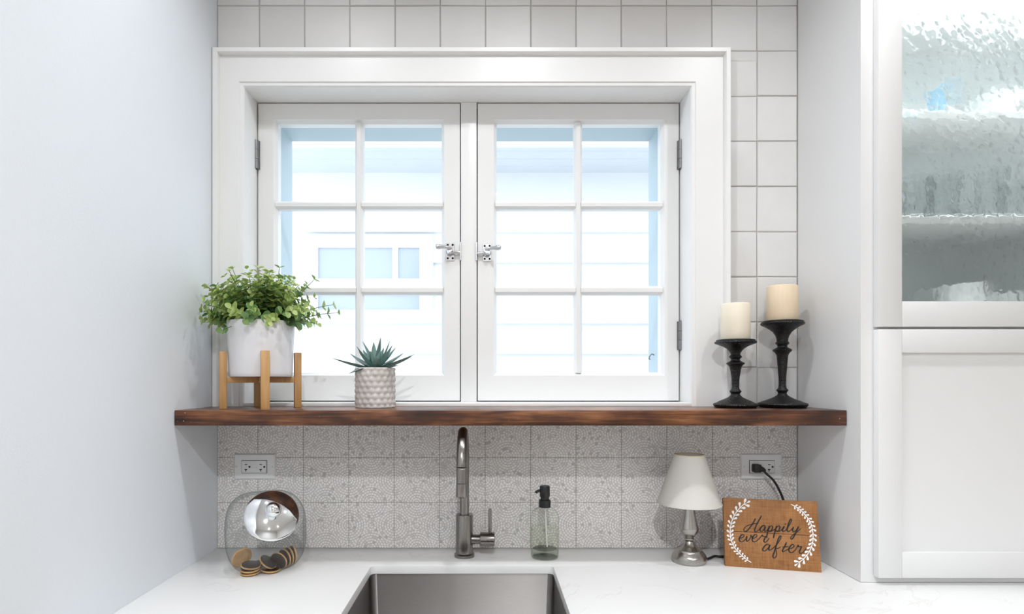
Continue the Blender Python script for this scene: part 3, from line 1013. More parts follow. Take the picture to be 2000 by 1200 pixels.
# fill light added under the cabinet top to brighten the interior
cl_ = bpy.data.lights.new('cabinet_fill', 'AREA')
cl_.shape = 'RECTANGLE'; cl_.size = 0.8; cl_.size_y = 0.02; cl_.energy = 62.0; cl_.color = (0.95, 1.0, 1.0)
clo = bpy.data.objects.new('cabinet_fill_light', cl_)
COL.objects.link(clo)
clo.location = ((XC + CXE) / 2, -0.226, ztop - 0.03)

def cup(name, prof, loc, mat, label, cat, group=None, handle=None):
    m = MB().lathe(prof, 28)
    t = empty(name, loc)
    m.build('body', mat, t, smooth=True, angle=50)
    if handle:
        r, h0, h1 = handle
        MB().tube(catmull([(r - 0.002, 0, h1), (r + 0.022, 0, h1 + 0.002), (r + 0.028, 0, (h0 + h1) / 2), (r + 0.02, 0, h0), (r - 0.002, 0, h0)], 5), 0.005, 10).build('handle', mat, t, smooth=True)
    tag(t, label, cat, group)
    return t
def vessel(r0, r1, h, th=0.004):
    return [(0.0001, 0), (r0 * 0.9, 0), (r0, 0.003), ((r0 + r1) / 2, h * 0.45), (r1, h), (r1 - th, h), ((r0 + r1) / 2 - th, h * 0.45), (r0 * 0.85, 0.008), (0.0001, 0.007)]
FZ = ZMID + 0.0105
def cabx(px, y): return X_(px, y)
cup('mug', vessel(0.045, 0.05, 0.105), (cabx(1872, -0.15), -0.15, FZ), M['mug'], 'white mug at the bottom of the glass cabinet', 'mug', None, (0.047, 0.025, 0.08))
cup('bowl', vessel(0.035, 0.06, 0.085), (cabx(1934, -0.12) + 0.02, -0.11, FZ), M['mug'], 'pale bowl right of the mug behind the rippled glass', 'bowl')
cup('bowl', vessel(0.04, 0.06, 0.11), (cabx(2010, -0.15) + 0.06, -0.17, FZ), M['glaze_grey'], 'grey stoneware bowl at the right edge of the bottom glass shelf', 'bowl')
for i, (px, zi, h) in enumerate(((1790, 0, 0.12), (1850, 0, 0.13), (1935, 0, 0.14), (1990, 0, 0.11))):
    cup('tumbler', vessel(0.028, 0.034, h, 0.002), (cabx(px, -0.14), -0.14 + 0.012 * (i % 2), SHZ[zi] + 0.0098), M['jar'],
        ['short clear tumbler nearest the door stile on the middle glass shelf', 'second clear tumbler from the stile on the middle glass shelf', 'tall clear tumbler third from the stile on the middle glass shelf', 'clear tumbler at the right edge of the middle glass shelf'][i], 'tumbler', 'tumblers in the glass cabinet')
cup('cup', vessel(0.014, 0.018, 0.085), (cabx(1829, -0.12), -0.12, SHZ[1] + 0.0098 + 0.0), M['bluecup'], 'blue cup blurred by the rippled glass on the upper shelf', 'cup')
cup('bowl', vessel(0.035, 0.06, 0.06), (cabx(1935, -0.12), -0.12, SHZ[1] + 0.0098), M['mug'], 'white bowl beside the blue cup on the upper shelf', 'bowl')

# ================================================================== CEILING LIGHTS
for (x, y, p, lab) in CANS:
    t = empty('recessed_light', (x, y, CEIL))
    MB().lathe([(0.062, -0.0005), (0.062, -0.002), (0.078, -0.005), (0.085, -0.0035), (0.085, -0.0005)], 40).build('trim_ring', M['ceil'], t, smooth=True)
    MB().lathe([(0.0001, -0.001), (0.062, -0.001)], 32, cap=False).build('lens', M['lens'], t, smooth=True)
    L = can_light(x, y, CEIL, p)
    lo = bpy.data.objects.new('recessed_bulb', L)
    COL.objects.link(lo)
    lo.parent = t
    lo.location = (0, 0, -0.006)
    tag(t, lab, 'ceiling light', 'recessed ceiling lights')

# ================================================================== FAUCET
fy = at_counter(907, 1093)[1] + 0.0258
fx = X_(907, fy)
fa = empty('kitchen_faucet', (fx, fy, CT))
tag(fa, 'brushed steel gooseneck faucet with side lever behind the sink', 'faucet')
S = M['steel']
zb = Z_(1005, fy) - CT
MB().lathe([(0.0001, 0), (0.0258, 0), (0.0262, 0.002), (0.0262, 0.007), (0.0235, 0.0095), (0.0225, 0.010)], 40).build('base_flange', S, fa, smooth=True)
MB().lathe([(0.0222, 0.010), (0.0222, zb - 0.002), (0.0212, zb), (0.0125, zb), (0.0125, zb - 0.002)], 40).build('body', S, fa, smooth=True)
top = 1.2505 - CT
R = 0.082
zc = top - R - 0.012
pts = [(0, 0, zb - 0.004), (0, 0, zc - 0.06), (0, 0, zc)]
for k in range(1, 19):
    a = PI * k / 18 * 0.97
    pts.append((0, -R + R * math.cos(a), zc + R * math.sin(a)))
hend = Vector(pts[-1]); hdir = (Vector(pts[-1]) - Vector(pts[-2])).normalized()
MB().tube(pts, 0.0122, 28).build('neck', S, fa, smooth=True)
ye = fy + hend.y
zt = Z_(944, ye) - CT; ze = Z_(971.5, ye) - CT
hm = MB().lathe([(0.0122, 0), (0.0122, 0.003), (0.0126, 0.0035), (0.0128, 0.01), (0.0128, hend.z - zt - 0.0006), (0.0118, hend.z - zt), (0.0128, hend.z - zt + 0.0006), (0.0132, hend.z - ze - 0.002), (0.0125, hend.z - ze), (0.0095, hend.z - ze), (0.0092, hend.z - ze - 0.004), (0.0001, hend.z - ze - 0.004)], 32,
              M=Matrix.Translation(hend) @ Matrix.Rotation(PI, 4, 'X'))
hm.build('spray_head', S, fa, smooth=True)
vz = Z_(1054, fy) - CT
ve = X_(966, fy) - fx
Rx = Matrix.Translation((0, 0, vz)) @ Matrix.Rotation(PI / 2, 4, 'Y')
MB().lathe([(0.0125, 0.015), (0.0125, 0.046), (0.0128, 0.047)], 32, M=Rx).build('valve_stem', S, fa, smooth=True)
MB().lathe([(0.0128, 0.040), (0.0175, 0.041), (0.0185, 0.0425), (0.0185, ve - 0.0015), (0.0172, ve), (0.0001, ve)], 36, M=Rx).build('valve_cap', S, fa, smooth=True)
lv = X_(957, fy) - fx
MB().tube([(lv, 0, vz + 0.012), (lv, 0, Z_(996, fy) - CT), (lv, 0, Z_(993.5, fy) - CT)], [0.0042, 0.0042, 0.003], 16).build('lever', S, fa, smooth=True)

# ================================================================== SOAP DISPENSER
sy = at_counter(1064, 1097)[1] + 0.0365
sx = X_(1064, sy)
ss = sc_at(sy)
so = empty('soap_dispenser', (sx, sy, CT))
tag(so, 'clear glass soap bottle with a black pump beside the sink', 'soap dispenser')
def cr(py): return (890 - py) / 3 / ss
body = [(0.0001, 0), (76 / 3 / ss, 0), (80 / 3 / ss, cr(880)), (81 / 3 / ss, cr(860)), (82 / 3 / ss, cr(800)), (82 / 3 / ss, cr(655)), (80 / 3 / ss, cr(640)), (73 / 3 / ss, cr(624)), (60 / 3 / ss, cr(612)), (44 / 3 / ss, cr(604)), (34 / 3 / ss, cr(600)), (33 / 3 / ss, cr(585))]
inner = [(max(r - 0.0022, 0.0001), max(z, cr(845))) for r, z in body if z >= cr(860)]
MB().lathe(body, 48, cap=False).build('bottle', M['bottle'], so, smooth=True)
MB().lathe([(0.0001, cr(886)), (74 / 3 / ss, cr(884)), (78 / 3 / ss, cr(866)), (78 / 3 / ss, cr(850)), (66 / 3 / ss, cr(838)), (0.0001, cr(848))], 48).build('bottle_base', M['bottle_base'], so, smooth=True)
MB().lathe([(0.0001, cr(846)), (70 / 3 / ss, cr(838)), (78 / 3 / ss, cr(826)), (79 / 3 / ss, cr(714)), (77 / 3 / ss, cr(712)), (0.0001, cr(712))], 48).build('soap', M['soap'], so, smooth=True)
pm = so
MB().lathe([(0.0001, cr(598)), (34.5 / 3 / ss, cr(597)), (34.5 / 3 / ss, cr(556)), (32 / 3 / ss, cr(553)), (0.0001, cr(553))], 40).build('pump_collar', M['black'], pm, smooth=True)
MB().lathe([(25 / 3 / ss, cr(556)), (25 / 3 / ss, cr(536))], 24).build('pump_neck', M['black'], pm, smooth=True)
MB().lathe([(0.0001, cr(538)), (28 / 3 / ss, cr(537)), (30 / 3 / ss, cr(533)), (30 / 3 / ss, cr(478)), (27 / 3 / ss, cr(472)), (0.0001, cr(471))], 40).build('pump_head', M['black'], pm, smooth=True)
MB().tube(catmull([(-0.006, -0.002, cr(498)), (-0.016, -0.006, cr(500)), (-0.0215, -0.008, cr(504)), (-0.0235, -0.009, cr(512))], 4), 0.0036, 12).build('pump_spout', M['black'], pm, smooth=True)
MB().tube([(0.001, 0, cr(560)), (0.003, 0, cr(700)), (0.006, 0, cr(830))], 0.0018, 8).build('dip_tube', M['plastic'], pm, smooth=True)

# ================================================================== TABLE LAMP
ly = at_counter(1346, 1108)[1] + 0.042
lX = X_(1346, ly)
ls = sc_at(ly)
lamp = empty('table_lamp', (lX, ly, CT))
tag(lamp, 'small satin nickel table lamp with a white cone shade', 'lamp')
k = 1 / 3.529 / ls
def lz(cy): return (940 - cy) * k
base = [(0.0001, 0), (108 * k, 0), (115 * k, lz(930)), (117 * k, lz(912)), (113 * k, lz(895)), (104 * k, lz(880)), (92 * k, lz(866)), (88 * k, lz(860)), (86 * k, lz(852)), (76 * k, lz(846)), (62 * k, lz(838)), (48 * k, lz(826)), (36 * k, lz(810)), (29 * k, lz(796))]
stem = [(25 * k, lz(797)), (27 * k, lz(790)), (33 * k, lz(785)), (33 * k, lz(778)), (27 * k, lz(773)), (32 * k, lz(768)), (46 * k, lz(752)), (58 * k, lz(735)), (63 * k, lz(714)), (61 * k, lz(700)), (54 * k, lz(670)), (44 * k, lz(625)), (34 * k, lz(570)), (28 * k, lz(525)), (24 * k, lz(490)), (15 * k, lz(485)), (15 * k, lz(455))]
MB().lathe(base, 48).build('base', M['nickel'], lamp, smooth=True, angle=28)
MB().lathe(stem, 40).build('stem', M['nickel'], lamp, smooth=True, angle=40)
zs0, zs1 = Z_(983, ly) - CT, Z_(889, ly) - CT
r0, r1 = 60.5 / ls, 28.5 / ls
sh = MB().lathe([(r0, zs0), (r0 * .5 + r1 * .5, (zs0 + zs1) / 2), (r1, zs1), (r1 - 0.0012, zs1), (r0 * .5 + r1 * .5 - 0.0012, (zs0 + zs1) / 2), (r0 - 0.0012, zs0), (r0, zs0)], 56, cap=False).build('shade', M['shade'], lamp, smooth=True, angle=50)
for (r, z) in ((r0, zs0), (r1, zs1)):
    MB().lathe([(r + 0.0003, z - 0.001), (r + 0.0009, z), (r + 0.0003, z + 0.0018), (r - 0.0016, z + 0.0018), (r - 0.0018, z - 0.001), (r + 0.0003, z - 0.001)], 56, cap=False).build('shade_binding', M['shade_trim'] if z == zs1 else M['shade'], sh, smooth=True)
MB().lathe([(0.0001, lz(455)), (0.012, lz(455)), (0.016, lz(430)), (0.024, lz(380)), (0.026, lz(340)), (0.02, lz(305)), (0.0001, lz(290))], 24).build('bulb', M['mug'], lamp, smooth=True)
for a in range(3):
    c, s_ = math.cos(a * 2.094 + 0.4), math.sin(a * 2.094 + 0.4)
    MB().tube([(0.020 * c, 0.020 * s_, zs1 - 0.02), ((r1 + 0.002) * c, (r1 + 0.002) * s_, zs1 - 0.015)], 0.0012, 6).build('shade_wire', M['nickel'], sh)

# ================================================================== OUTLETS
def outlet(px, label, plugged):
    x, z = X_(px, 0), Z_(911.5, 0)
    t = empty('wall_outlet', (x, 0, z))
    tag(t, label, 'outlet', 'outlets in the backsplash')
    hw, hh = 41 / 720, 25.8 / 720
    m = MB()
    m.add([(-hw, 0, -hh), (hw, 0, -hh), (hw, 0, hh), (-hw, 0, hh), (-hw + .004, -.006, -hh + .004), (hw - .004, -.006, -hh + .004), (hw - .004, -.006, hh - .004), (-hw + .004, -.006, hh - .004)],
          [(3, 2, 1, 0), (4, 5, 6, 7), (0, 1, 5, 4), (1, 2, 6, 5), (2, 3, 7, 6), (3, 0, 4, 7)])
    m.build('cover_plate', M['plastic'], t, bevel=0.001)
    MB().box(-0.0345, 0.0345, -0.0064, -0.006, -0.0178, 0.0178).build('recess_line', M['dark'], t)
    rc = MB().box(-0.0335, 0.0335, -0.0085, -0.006, -0.0168, 0.0168).build('receptacle', M['plastic'], t, bevel=0.001)
    dk = M['dark']
    for cx in (-0.024, 0.016):
        if plugged and cx < 0: continue
        MB().box(cx - 0.0005, cx + 0.0055, -0.0092, -0.008, 0.005, 0.0072).build('slot', dk, rc)
        q = MB().box(cx - 0.001, cx + 0.0055, -0.0092, -0.008, -0.0080, -0.006)
        q.box(cx + 0.0012, cx + 0.0032, -0.0092, -0.008, -0.0125, -0.008)
        q.build('slot', dk, rc)
        MB().lathe([(0.0001, 0), (0.0027, 0), (0.0027, 0.001)], 12, M=Matrix.Translation((cx + 0.0118, -0.0092, 0)) @ Matrix.Rotation(-PI / 2, 4, 'X')).build('ground_hole', dk, rc)
    for b in (0.0035, -0.0035):
        MB().box(-0.0085, 0.0085, -0.0094, -0.0085, b - 0.0027, b + 0.0027).build('test_button', M['plastic'], rc, bevel=0.0005, seg=1)
    for sxx in (-1, 1):
        MB().lathe([(0.0001, 0), (0.0025, 0.0003), (0.003, 0.001)], 14, M=Matrix.Translation((sxx * 0.0485, -0.0072, 0)) @ Matrix.Rotation(-PI / 2, 4, 'X')).build('screw', M['plastic'], t, smooth=True)
        MB().box(sxx * 0.0485 - 0.0003, sxx * 0.0485 + 0.0003, -0.0076, -0.0070, -0.0022, 0.0022).build('screw_slot', M['hinge'], t)
    return t
outlet(498.5, 'white wall outlet above the cookie jar with nothing plugged in', False)
outlet(1486, 'white wall outlet above the wooden sign with a black plug', True)

# plug and cord belong to the lamp
px_, pz_ = X_(1473, 0), Z_(913, 0)
lo_ = Vector((lX, ly, CT))
pg = MB()
P0 = Vector((px_, -0.009, pz_)) - lo_
pg.box(P0.x - 0.0115, P0.x + 0.0075, P0.y - 0.020, P0.y, P0.z - 0.011, P0.z + 0.011)
plug = pg.build('plug', M['cord'], lamp, bevel=0.003)
ex = MB()
ex.tube([(P0.x + 0.004, P0.y - 0.013, P0.z), (P0.x + 0.014, P0.y - 0.015, P0.z - 0.004), (P0.x + 0.018, P0.y - 0.016, P0.z - 0.007)], [0.0085, 0.006, 0.004], 12)
ex.build('plug_grip', M['cord'], plug, smooth=True)
def wpt(px, py, y): return Vector((X_(px, y), y, Z_(py, y))) - lo_
cpts = [P0 + Vector((0.014, -0.015, -0.004)), wpt(1497, 926, -0.026), wpt(1510, 938, -0.030), wpt(1521, 956, -0.032), wpt(1530, 978, -0.034), wpt(1536, 1010, -0.034), wpt(1528, 1045, -0.045),
        Vector((X_(1490, -0.06), -0.05, CT + 0.012)) - lo_, Vector((X_(1450, -0.06), -0.06, CT + 0.0032)) - lo_, Vector((X_(1412, -0.085), -0.085, CT + 0.0032)) - lo_, Vector((X_(1396, -0.085), -0.085, CT + 0.004)) - lo_,
        Vector((X_(1386, -0.10), -0.10, CT + 0.0032)) - lo_, Vector((X_(1374, -0.12), -0.122, CT + 0.006)) - lo_]
MB().tube(catmull(cpts, 8), 0.0031, 10).build('power_cord', M['cord'], lamp, smooth=True)

# ================================================================== WOODEN SIGN
bl = at_counter(1416.5, 1106.5); br = at_counter(1605, 1119.5)
A0 = Vector((bl[0], bl[1], CT)); B0 = Vector((br[0], br[1], CT))
ux_ = (B0 - A0).normalized()
SW = (B0 - A0).length
SH_, TILT, STH = 0.1655, math.radians(12), 0.016
sign = empty('wooden_sign', (A0 + B0) / 2, math.atan2(ux_.y, ux_.x))
tag(sign, 'brown wooden plank sign lettered in black script leaning near the outlet', 'sign')
SM = Matrix.Rotation(-TILT, 4, 'X')     # face tilts backwards
zlift = STH * math.sin(TILT)
def sp_(x, y, z): return SM @ Vector((x, y, z))
def plank(z0, z1):
    m = MB()
    m.box(-SW / 2, SW / 2, 0, STH, z0, z1)
    o = m.build('plank', M['signwood'], sign, bevel=0.0012)
    o.rotation_euler = (-TILT, 0, 0)
    return o
MIDV = 0.0845
plank(0.0, MIDV - 0.0004)
plank(MIDV + 0.0004, SH_)
MB().add([Vector(sp_(-0.03, STH, 0.13)), Vector(sp_(0.03, STH, 0.13)), (0.03, 0.085, 0.0), (-0.03, 0.085, 0.0), Vector(sp_(-0.03, STH, 0.124)), Vector(sp_(0.03, STH, 0.124)), (0.03, 0.079, 0.0), (-0.03, 0.079, 0.0)],
         [(0, 1, 2, 3), (7, 6, 5, 4), (0, 4, 5, 1), (2, 6, 7, 3), (0, 3, 7, 4), (1, 5, 6, 2)]).build('easel_back', M['signwood'], sign)
# homography from the photographed outline to the face of the board
src = [(80, 90), (1375, 150), (1455, 1130), (110, 1038)]
dst = [(-SW / 2, SH_), (SW / 2, SH_), (SW / 2, 0), (-SW / 2, 0)]
Am, bv_ = [], []
for (x, y), (u, v) in zip(src, dst):
    Am.append([x, y, 1, 0, 0, 0, -u * x, -u * y]); bv_.append(u)
    Am.append([0, 0, 0, x, y, 1, -v * x, -v * y]); bv_.append(v)
Hh = np.linalg.solve(np.array(Am, float), np.array(bv_, float))
def face(x, y):
    w = Hh[6] * x + Hh[7] * y + 1
    return ((Hh[0] * x + Hh[1] * y + Hh[2]) / w, (Hh[3] * x + Hh[4] * y + Hh[5]) / w)
def ribbon(m, pts, wid, lift=-0.0006, taper=True):
    P = catmull([Vector((*face(x, y), 0)) for x, y in pts], 7)
    n = len(P)
    vs, fs = [], []
    for i, p in enumerate(P):
        t = (P[min(i + 1, n - 1)] - P[max(i - 1, 0)])
        t = t.normalized() if t.length > 0 else Vector((1, 0, 0))
        nn = Vector((-t.y, t.x, 0))
        slant = 0.72 + 0.5 * max(0, -t.y) if taper else 1.0
        w = wid * slant * (min(1, 0.35 + i / 4, 0.35 + (n - 1 - i) / 4) if taper else 1) / 2
        for s_ in (-1, 1):
            q = p + nn * w * s_
            vs.append((q.x, lift, q.y))
        for s_ in (-1, 1):
            q = p + nn * w * s_
            vs.append((q.x, 0.0002, q.y))
    for i in range(n - 1):
        a, b = i * 4, i * 4 + 4
        fs += [(a, a + 1, b + 1, b), (a, b, b + 2, a + 2), (a + 1, a + 3, b + 3, b + 1)]
    m.add(vs, fs)
WORDS = {
 'Happily': [
  [(530, 374), (505, 425), (468, 482), (425, 535), (388, 558), (368, 542), (378, 508), (425, 474), (495, 454), (572, 444)],
  [(613, 340), (572, 410), (538, 478), (518, 530), (523, 557), (548, 555), (580, 530), (600, 505), (632, 476), (664, 480), (640, 474), (608, 498), (592, 534), (606, 556), (638, 538), (664, 490), (656, 530), (662, 556), (690, 540), (716, 500)],
  [(722, 474), (706, 535), (690, 600), (682, 648)],
  [(694, 560), (718, 508), (746, 480), (766, 492), (758, 530), (735, 556), (712, 548), (752, 552), (795, 528), (818, 500)],
  [(824, 474), (806, 535), (788, 600), (778, 650)],
  [(794, 560), (818, 508), (846, 480), (866, 492), (858, 530), (836, 556), (812, 548), (858, 554), (895, 528), (926, 484), (906, 530), (908, 556), (936, 548), (968, 512), (1004, 455), (1028, 402), (1016, 388), (994, 425), (974, 490), (966, 538), (982, 558), (1014, 542), (1044, 508)],
  [(932, 466), (937, 460), (942, 453), (946, 446)],
  [(1056, 492), (1042, 538), (1054, 561), (1086, 545), (1118, 498)],
  [(1126, 484), (1096, 556), (1062, 625), (1032, 662), (1014, 648), (1040, 612), (1100, 568), (1160, 512)]],
 'ever': [
  [(306, 652), (345, 642), (372, 616), (356, 598), (326, 614), (304, 658), (318, 694), (352, 696), (392, 662), (410, 622), (404, 664), (414, 692), (442, 670), (464, 630), (464, 610), (482, 632), (492, 652), (530, 640), (550, 612), (532, 597), (502, 618), (484, 664), (498, 696), (536, 692), (580, 656), (606, 622), (624, 606), (634, 626), (668, 626), (654, 660), (646, 692), (664, 706), (692, 688), (718, 646)]],
 'after': [
  [(722, 742), (690, 734), (656, 760), (632, 800), (640, 826), (672, 820), (712, 780), (732, 742), (716, 788), (724, 816), (762, 798), (812, 750), (858, 690), (886, 632), (876, 617), (850, 650), (822, 738), (796, 830), (774, 892), (786, 923), (810, 914), (826, 878), (820, 822), (808, 790), (842, 792), (880, 768)],
  [(962, 704), (932, 770), (906, 818), (916, 836), (952, 818), (996, 796), (1040, 786), (1066, 756), (1050, 735), (1020, 752), (994, 796), (1000, 836), (1036, 848), (1084, 812), (1108, 768), (1122, 746), (1130, 770), (1168, 766), (1152, 804), (1140, 840), (1160, 862), (1200, 836), (1232, 788)],
  [(904, 772), (925, 771), (946, 769), (967, 767), (988, 764)]]}
for wname, strokes in WORDS.items():
    m = MB()
    for st_ in strokes: ribbon(m, st_, 0.0026)
    o = m.build('lettering', M['ink'], sign)
    o['label'] = 'black script word reading ' + wname
    o.rotation_euler = (-TILT, 0, 0)
def leafpoly(m, x, y, ang, L, W):
    c, s_ = math.cos(ang), math.sin(ang)
    sh_ = [(0, 0), (0.3, 0.16), (0.6, 0.42), (0.82, 0.5), (0.96, 0.34), (1.0, 0), (0.96, -0.34), (0.82, -0.5), (0.6, -0.42), (0.3, -0.16)]
    pts = [face(x + L * a * c - W * b * s_, y + L * a * s_ + W * b * c) for a, b in sh_]
    n = len(pts)
    vs = [(p[0], -0.0007, p[1]) for p in pts] + [(p[0], 0.0002, p[1]) for p in pts]
    m.add(vs, [tuple(range(n))] + [(i, (i + 1) % n, n + (i + 1) % n, n + i) for i in range(n)])
for path in ([(472, 986), (400, 940), (330, 880), (240, 780), (196, 680), (178, 580), (188, 470), (218, 372), (268, 286), (340, 205), (395, 172)],
             [(1016, 185), (1070, 214), (1140, 258), (1225, 345), (1288, 440), (1318, 545), (1326, 660), (1308, 760), (1268, 850), (1205, 930), (1128, 992)]):
    m = MB()
    ribbon(m, path, 0.0020, taper=False)
    P = catmull([Vector((x, y, 0)) for x, y in path], 12)
    acc, nxt = 0, 55
    tot = sum((P[i + 1] - P[i]).length for i in range(len(P) - 1))
    for i in range(len(P) - 1):
        acc += (P[i + 1] - P[i]).length
        if acc >= nxt:
            f = acc / tot
            t = (P[i + 1] - P[i]).normalized()
            a = math.atan2(t.y, t.x)
            L = 46 + 38 * f
            for s_ in (-1, 1): leafpoly(m, P[i].x, P[i].y, a + s_ * 0.78, L, L * 0.44)
            nxt += 46 + 26 * f
    t = (P[-1] - P[-2]).normalized()
    leafpoly(m, P[-1].x, P[-1].y, math.atan2(t.y, t.x), 66, 27)
    o = m.build('wreath_branch', M['whiteink'], sign)
    o['label'] = 'white printed leafy branch'
    o.rotation_euler = (-TILT, 0, 0)

# ================================================================== COOKIE JAR
jc = Vector((-0.541, -0.160, CT))
n2 = Vector((0.44, -0.898, 0)).normalized()
jar = empty('cookie_jar', jc, math.atan2(n2.x, -n2.y))     # local -Y is the jar's front
tag(jar, 'slanted clear glass cookie jar with a domed chrome lid', 'jar')
EL = math.radians(34)
LN = Vector((0, -math.cos(EL), math.sin(EL)))
JC = Vector((0, 0, 0.089))
CUT = 0.070
def jar_body():
    bm = bmesh.new()
    bmesh.ops.create_icosphere(bm, subdivisions=6, radius=1.0)
    ne = 3.4
    for v in bm.verts:
        p = v.co.normalized()
        d = (abs(p.x) ** ne + abs(p.y) ** ne + abs(p.z) ** ne) ** (-1 / ne)
        q = p * d
        tz = q.z
        wv_ = 1.0 - 0.10 * max(0, -tz) ** 2 - 0.06 * max(0, tz) ** 2
        v.co = Vector((q.x * 0.092 * wv_, q.y * 0.082 * wv_, q.z * 0.094)) + JC
    bmesh.ops.bisect_plane(bm, geom=bm.verts[:] + bm.edges[:] + bm.faces[:], plane_co=JC + LN * CUT, plane_no=LN, clear_outer=True)
    for v in bm.verts:
        if v.co.z < 0.0012: v.co.z = 0.0012
    for f in bm.faces: f.smooth = True
    me = bpy.data.meshes.new('glass_body')
    bm.to_mesh(me); bm.free()
    return obj('glass_body', me, M['jar'], jar)
jar_body()
LUP = Vector((0, math.sin(EL), math.cos(EL)))
LM = Matrix.Translation(JC + LN * CUT + LUP * 0.006 + Vector((0.008, 0, 0))) @ LN.to_track_quat('Z', 'Y').to_matrix().to_4x4() @ Matrix.Scale(0.93, 4)
MB().lathe([(0.064, -0.010), (0.061, -0.002), (0.060, 0.006), (0.057, 0.006), (0.057, -0.002), (0.060, -0.010)], 56, M=LM, cap=False).build('glass_neck', M['jar'], jar, smooth=True)
lid = MB().lathe([(0.062, 0.004), (0.0655, 0.0035), (0.0675, 0.005), (0.0675, 0.011), (0.0655, 0.0135), (0.061, 0.0155), (0.052, 0.0195), (0.040, 0.0235), (0.026, 0.0265), (0.015, 0.028), (0.010, 0.0285)], 64, M=LM, cap=False).build('lid', M['chrome'], jar, smooth=True, angle=60)
MB().lathe([(0.010, 0.0275), (0.009, 0.032), (0.0125, 0.035), (0.0175, 0.0405), (0.0195, 0.047), (0.018, 0.054), (0.013, 0.0595), (0.006, 0.0625), (0.0001, 0.063)], 40, M=LM, cap=False).build('knob', M['chrome'], lid, smooth=True, angle=60)
# cookies
def cookie_mesh():
    m1 = MB().lathe([(0.0001, -0.0028), (0.0205, -0.0028), (0.0222, -0.0012), (0.0222, 0.0008), (0.021, 0.0016), (0.0001, 0.0016)], 28)
    m2 = MB().lathe([(0.0001, 0.0016), (0.0208, 0.0016), (0.0204, 0.003), (0.019, 0.0036), (0.0001, 0.0038)], 28)
    return m1.mesh('biscuit', [M['biscuit']], smooth=True), m2.mesh('chocolate_top', [M['choc']], smooth=True)
ckb, ckc = cookie_mesh()
JM = Matrix.Translation(jc) @ Matrix.Rotation(math.atan2(n2.x, -n2.y), 4, 'Z')
COOK = [((-0.038, -0.040, 0.0055), (0.04, -0.05, 0.2), 'lowest biscuit of the stack at the front left of the jar'),
        ((-0.039, -0.041, 0.0128), (0.08, -0.03, 0.4), 'middle biscuit of the stack at the front left of the jar'),
        ((-0.037, -0.039, 0.0205), (0.16, -0.06, 0.9), 'chocolate topped biscuit on top of the stack at the jar\'s front left'),
        ((0.006, -0.044, 0.0068), (0.05, 0.06, 0.0), 'biscuit lying flat at the front middle of the jar'),
        ((0.001, -0.038, 0.0225), (0.50, 0.50, 0.3), 'chocolate topped biscuit leaning in the middle of the jar'),
        ((0.026, -0.036, 0.0225), (PI / 2 + 0.3, 0.0, -0.75), 'bare golden biscuit side standing upright right of the middle biscuit'),
        ((0.041, -0.024, 0.0240), (PI / 2 + 0.15, 0.0, -1.05), 'first upright biscuit in the row at the right of the jar'),
        ((0.052, -0.014, 0.0245), (PI / 2 + 0.1, 0.0, -1.2), 'second upright biscuit in the row at the right of the jar'),
        ((0.062, -0.006, 0.0248), (PI / 2 + 0.05, 0.0, -1.3), 'outermost upright biscuit in the row at the right of the jar'),
        ((-0.058, 0.010, 0.0260), (PI / 2 - 0.15, 0.0, 0.5 + PI), 'golden biscuit leaning upright against the left side of the jar'),
        ((-0.050, 0.022, 0.0255), (PI / 2 - 0.15, 0.0, 0.45 + PI), 'golden biscuit standing behind the leaning one at the left of the jar'),
        ((-0.010, 0.012, 0.0065), (0.03, 0.05, 0.5), 'biscuit lying flat at the back middle of the jar'),
        ((0.018, 0.030, 0.0065), (0.06, -0.02, 0.5), 'biscuit lying flat at the back right of the jar')]
for (p, r, lab) in COOK:
    t = empty('cookie')
    t.matrix_world = JM @ Matrix.Translation(p) @ Euler(r).to_matrix().to_4x4()
    obj('biscuit', ckb, None, t)
    obj('chocolate_top', ckc, None, t)
    tag(t, lab, 'cookie', 'cookies in the glass jar')

# ================================================================== PLANT STAND AND POTTED EUCALYPTUS
PC = Vector((-0.572, -0.108, SHT))
fdir = math.atan2(-0.0825, 0.041)
stand = empty('plant_stand', PC, fdir)
tag(stand, 'bamboo four legged plant stand on the left of the shelf', 'plant stand')
LEGH = 0.1415
POTZ = 0.0785
for q in range(4):
    a = q * PI / 2
    c, s_ = math.cos(a), math.sin(a)
    o = box('leg', M['bamboo'], -0.0085, 0.0085, -0.0098, 0.0098, 0, LEGH, stand, bevel=0.001)
    o.location = (0.0885 * c, 0.0885 * s_, LEGH / 2)
    o.rotation_euler = (0, 0, a)
o = box('crossbar', M['bamboo'], -0.080, 0.080, -0.008, 0.008, POTZ - 0.0145, POTZ, stand, bevel=0.001)
o = box('crossbar', M['bamboo'], -0.008, 0.008, 0.008, 0.080, POTZ - 0.0145, POTZ, stand, bevel=0.001)
o = box('crossbar', M['bamboo'], -0.008, 0.008, -0.080, -0.008, POTZ - 0.0145, POTZ, stand, bevel=0.001)

PB = Vector((PC.x, PC.y, SHT + POTZ + 0.0003))
plant = empty('potted_eucalyptus', PB)
tag(plant, 'leafy green eucalyptus in a white ceramic pot on the bamboo stand', 'potted plant')
PH = 0.139
MB().lathe([(0.0001, 0), (0.0725, 0), (0.0745, 0.002), (0.0755, 0.01), (0.0785, 0.08), (0.0812, PH - 0.002), (0.0805, PH), (0.0770, PH), (0.0765, PH - 0.003), (0.0755, PH - 0.02), (0.0001, PH - 0.02)], 72).build('pot', M['pot'], plant, smooth=True, angle=50)
MB().lathe([(0.0753, PH - 0.019), (0.07, PH - 0.012), (0.04, PH - 0.009), (0.0001, PH - 0.007)], 36).build('soil', M['soil'], plant, smooth=True)

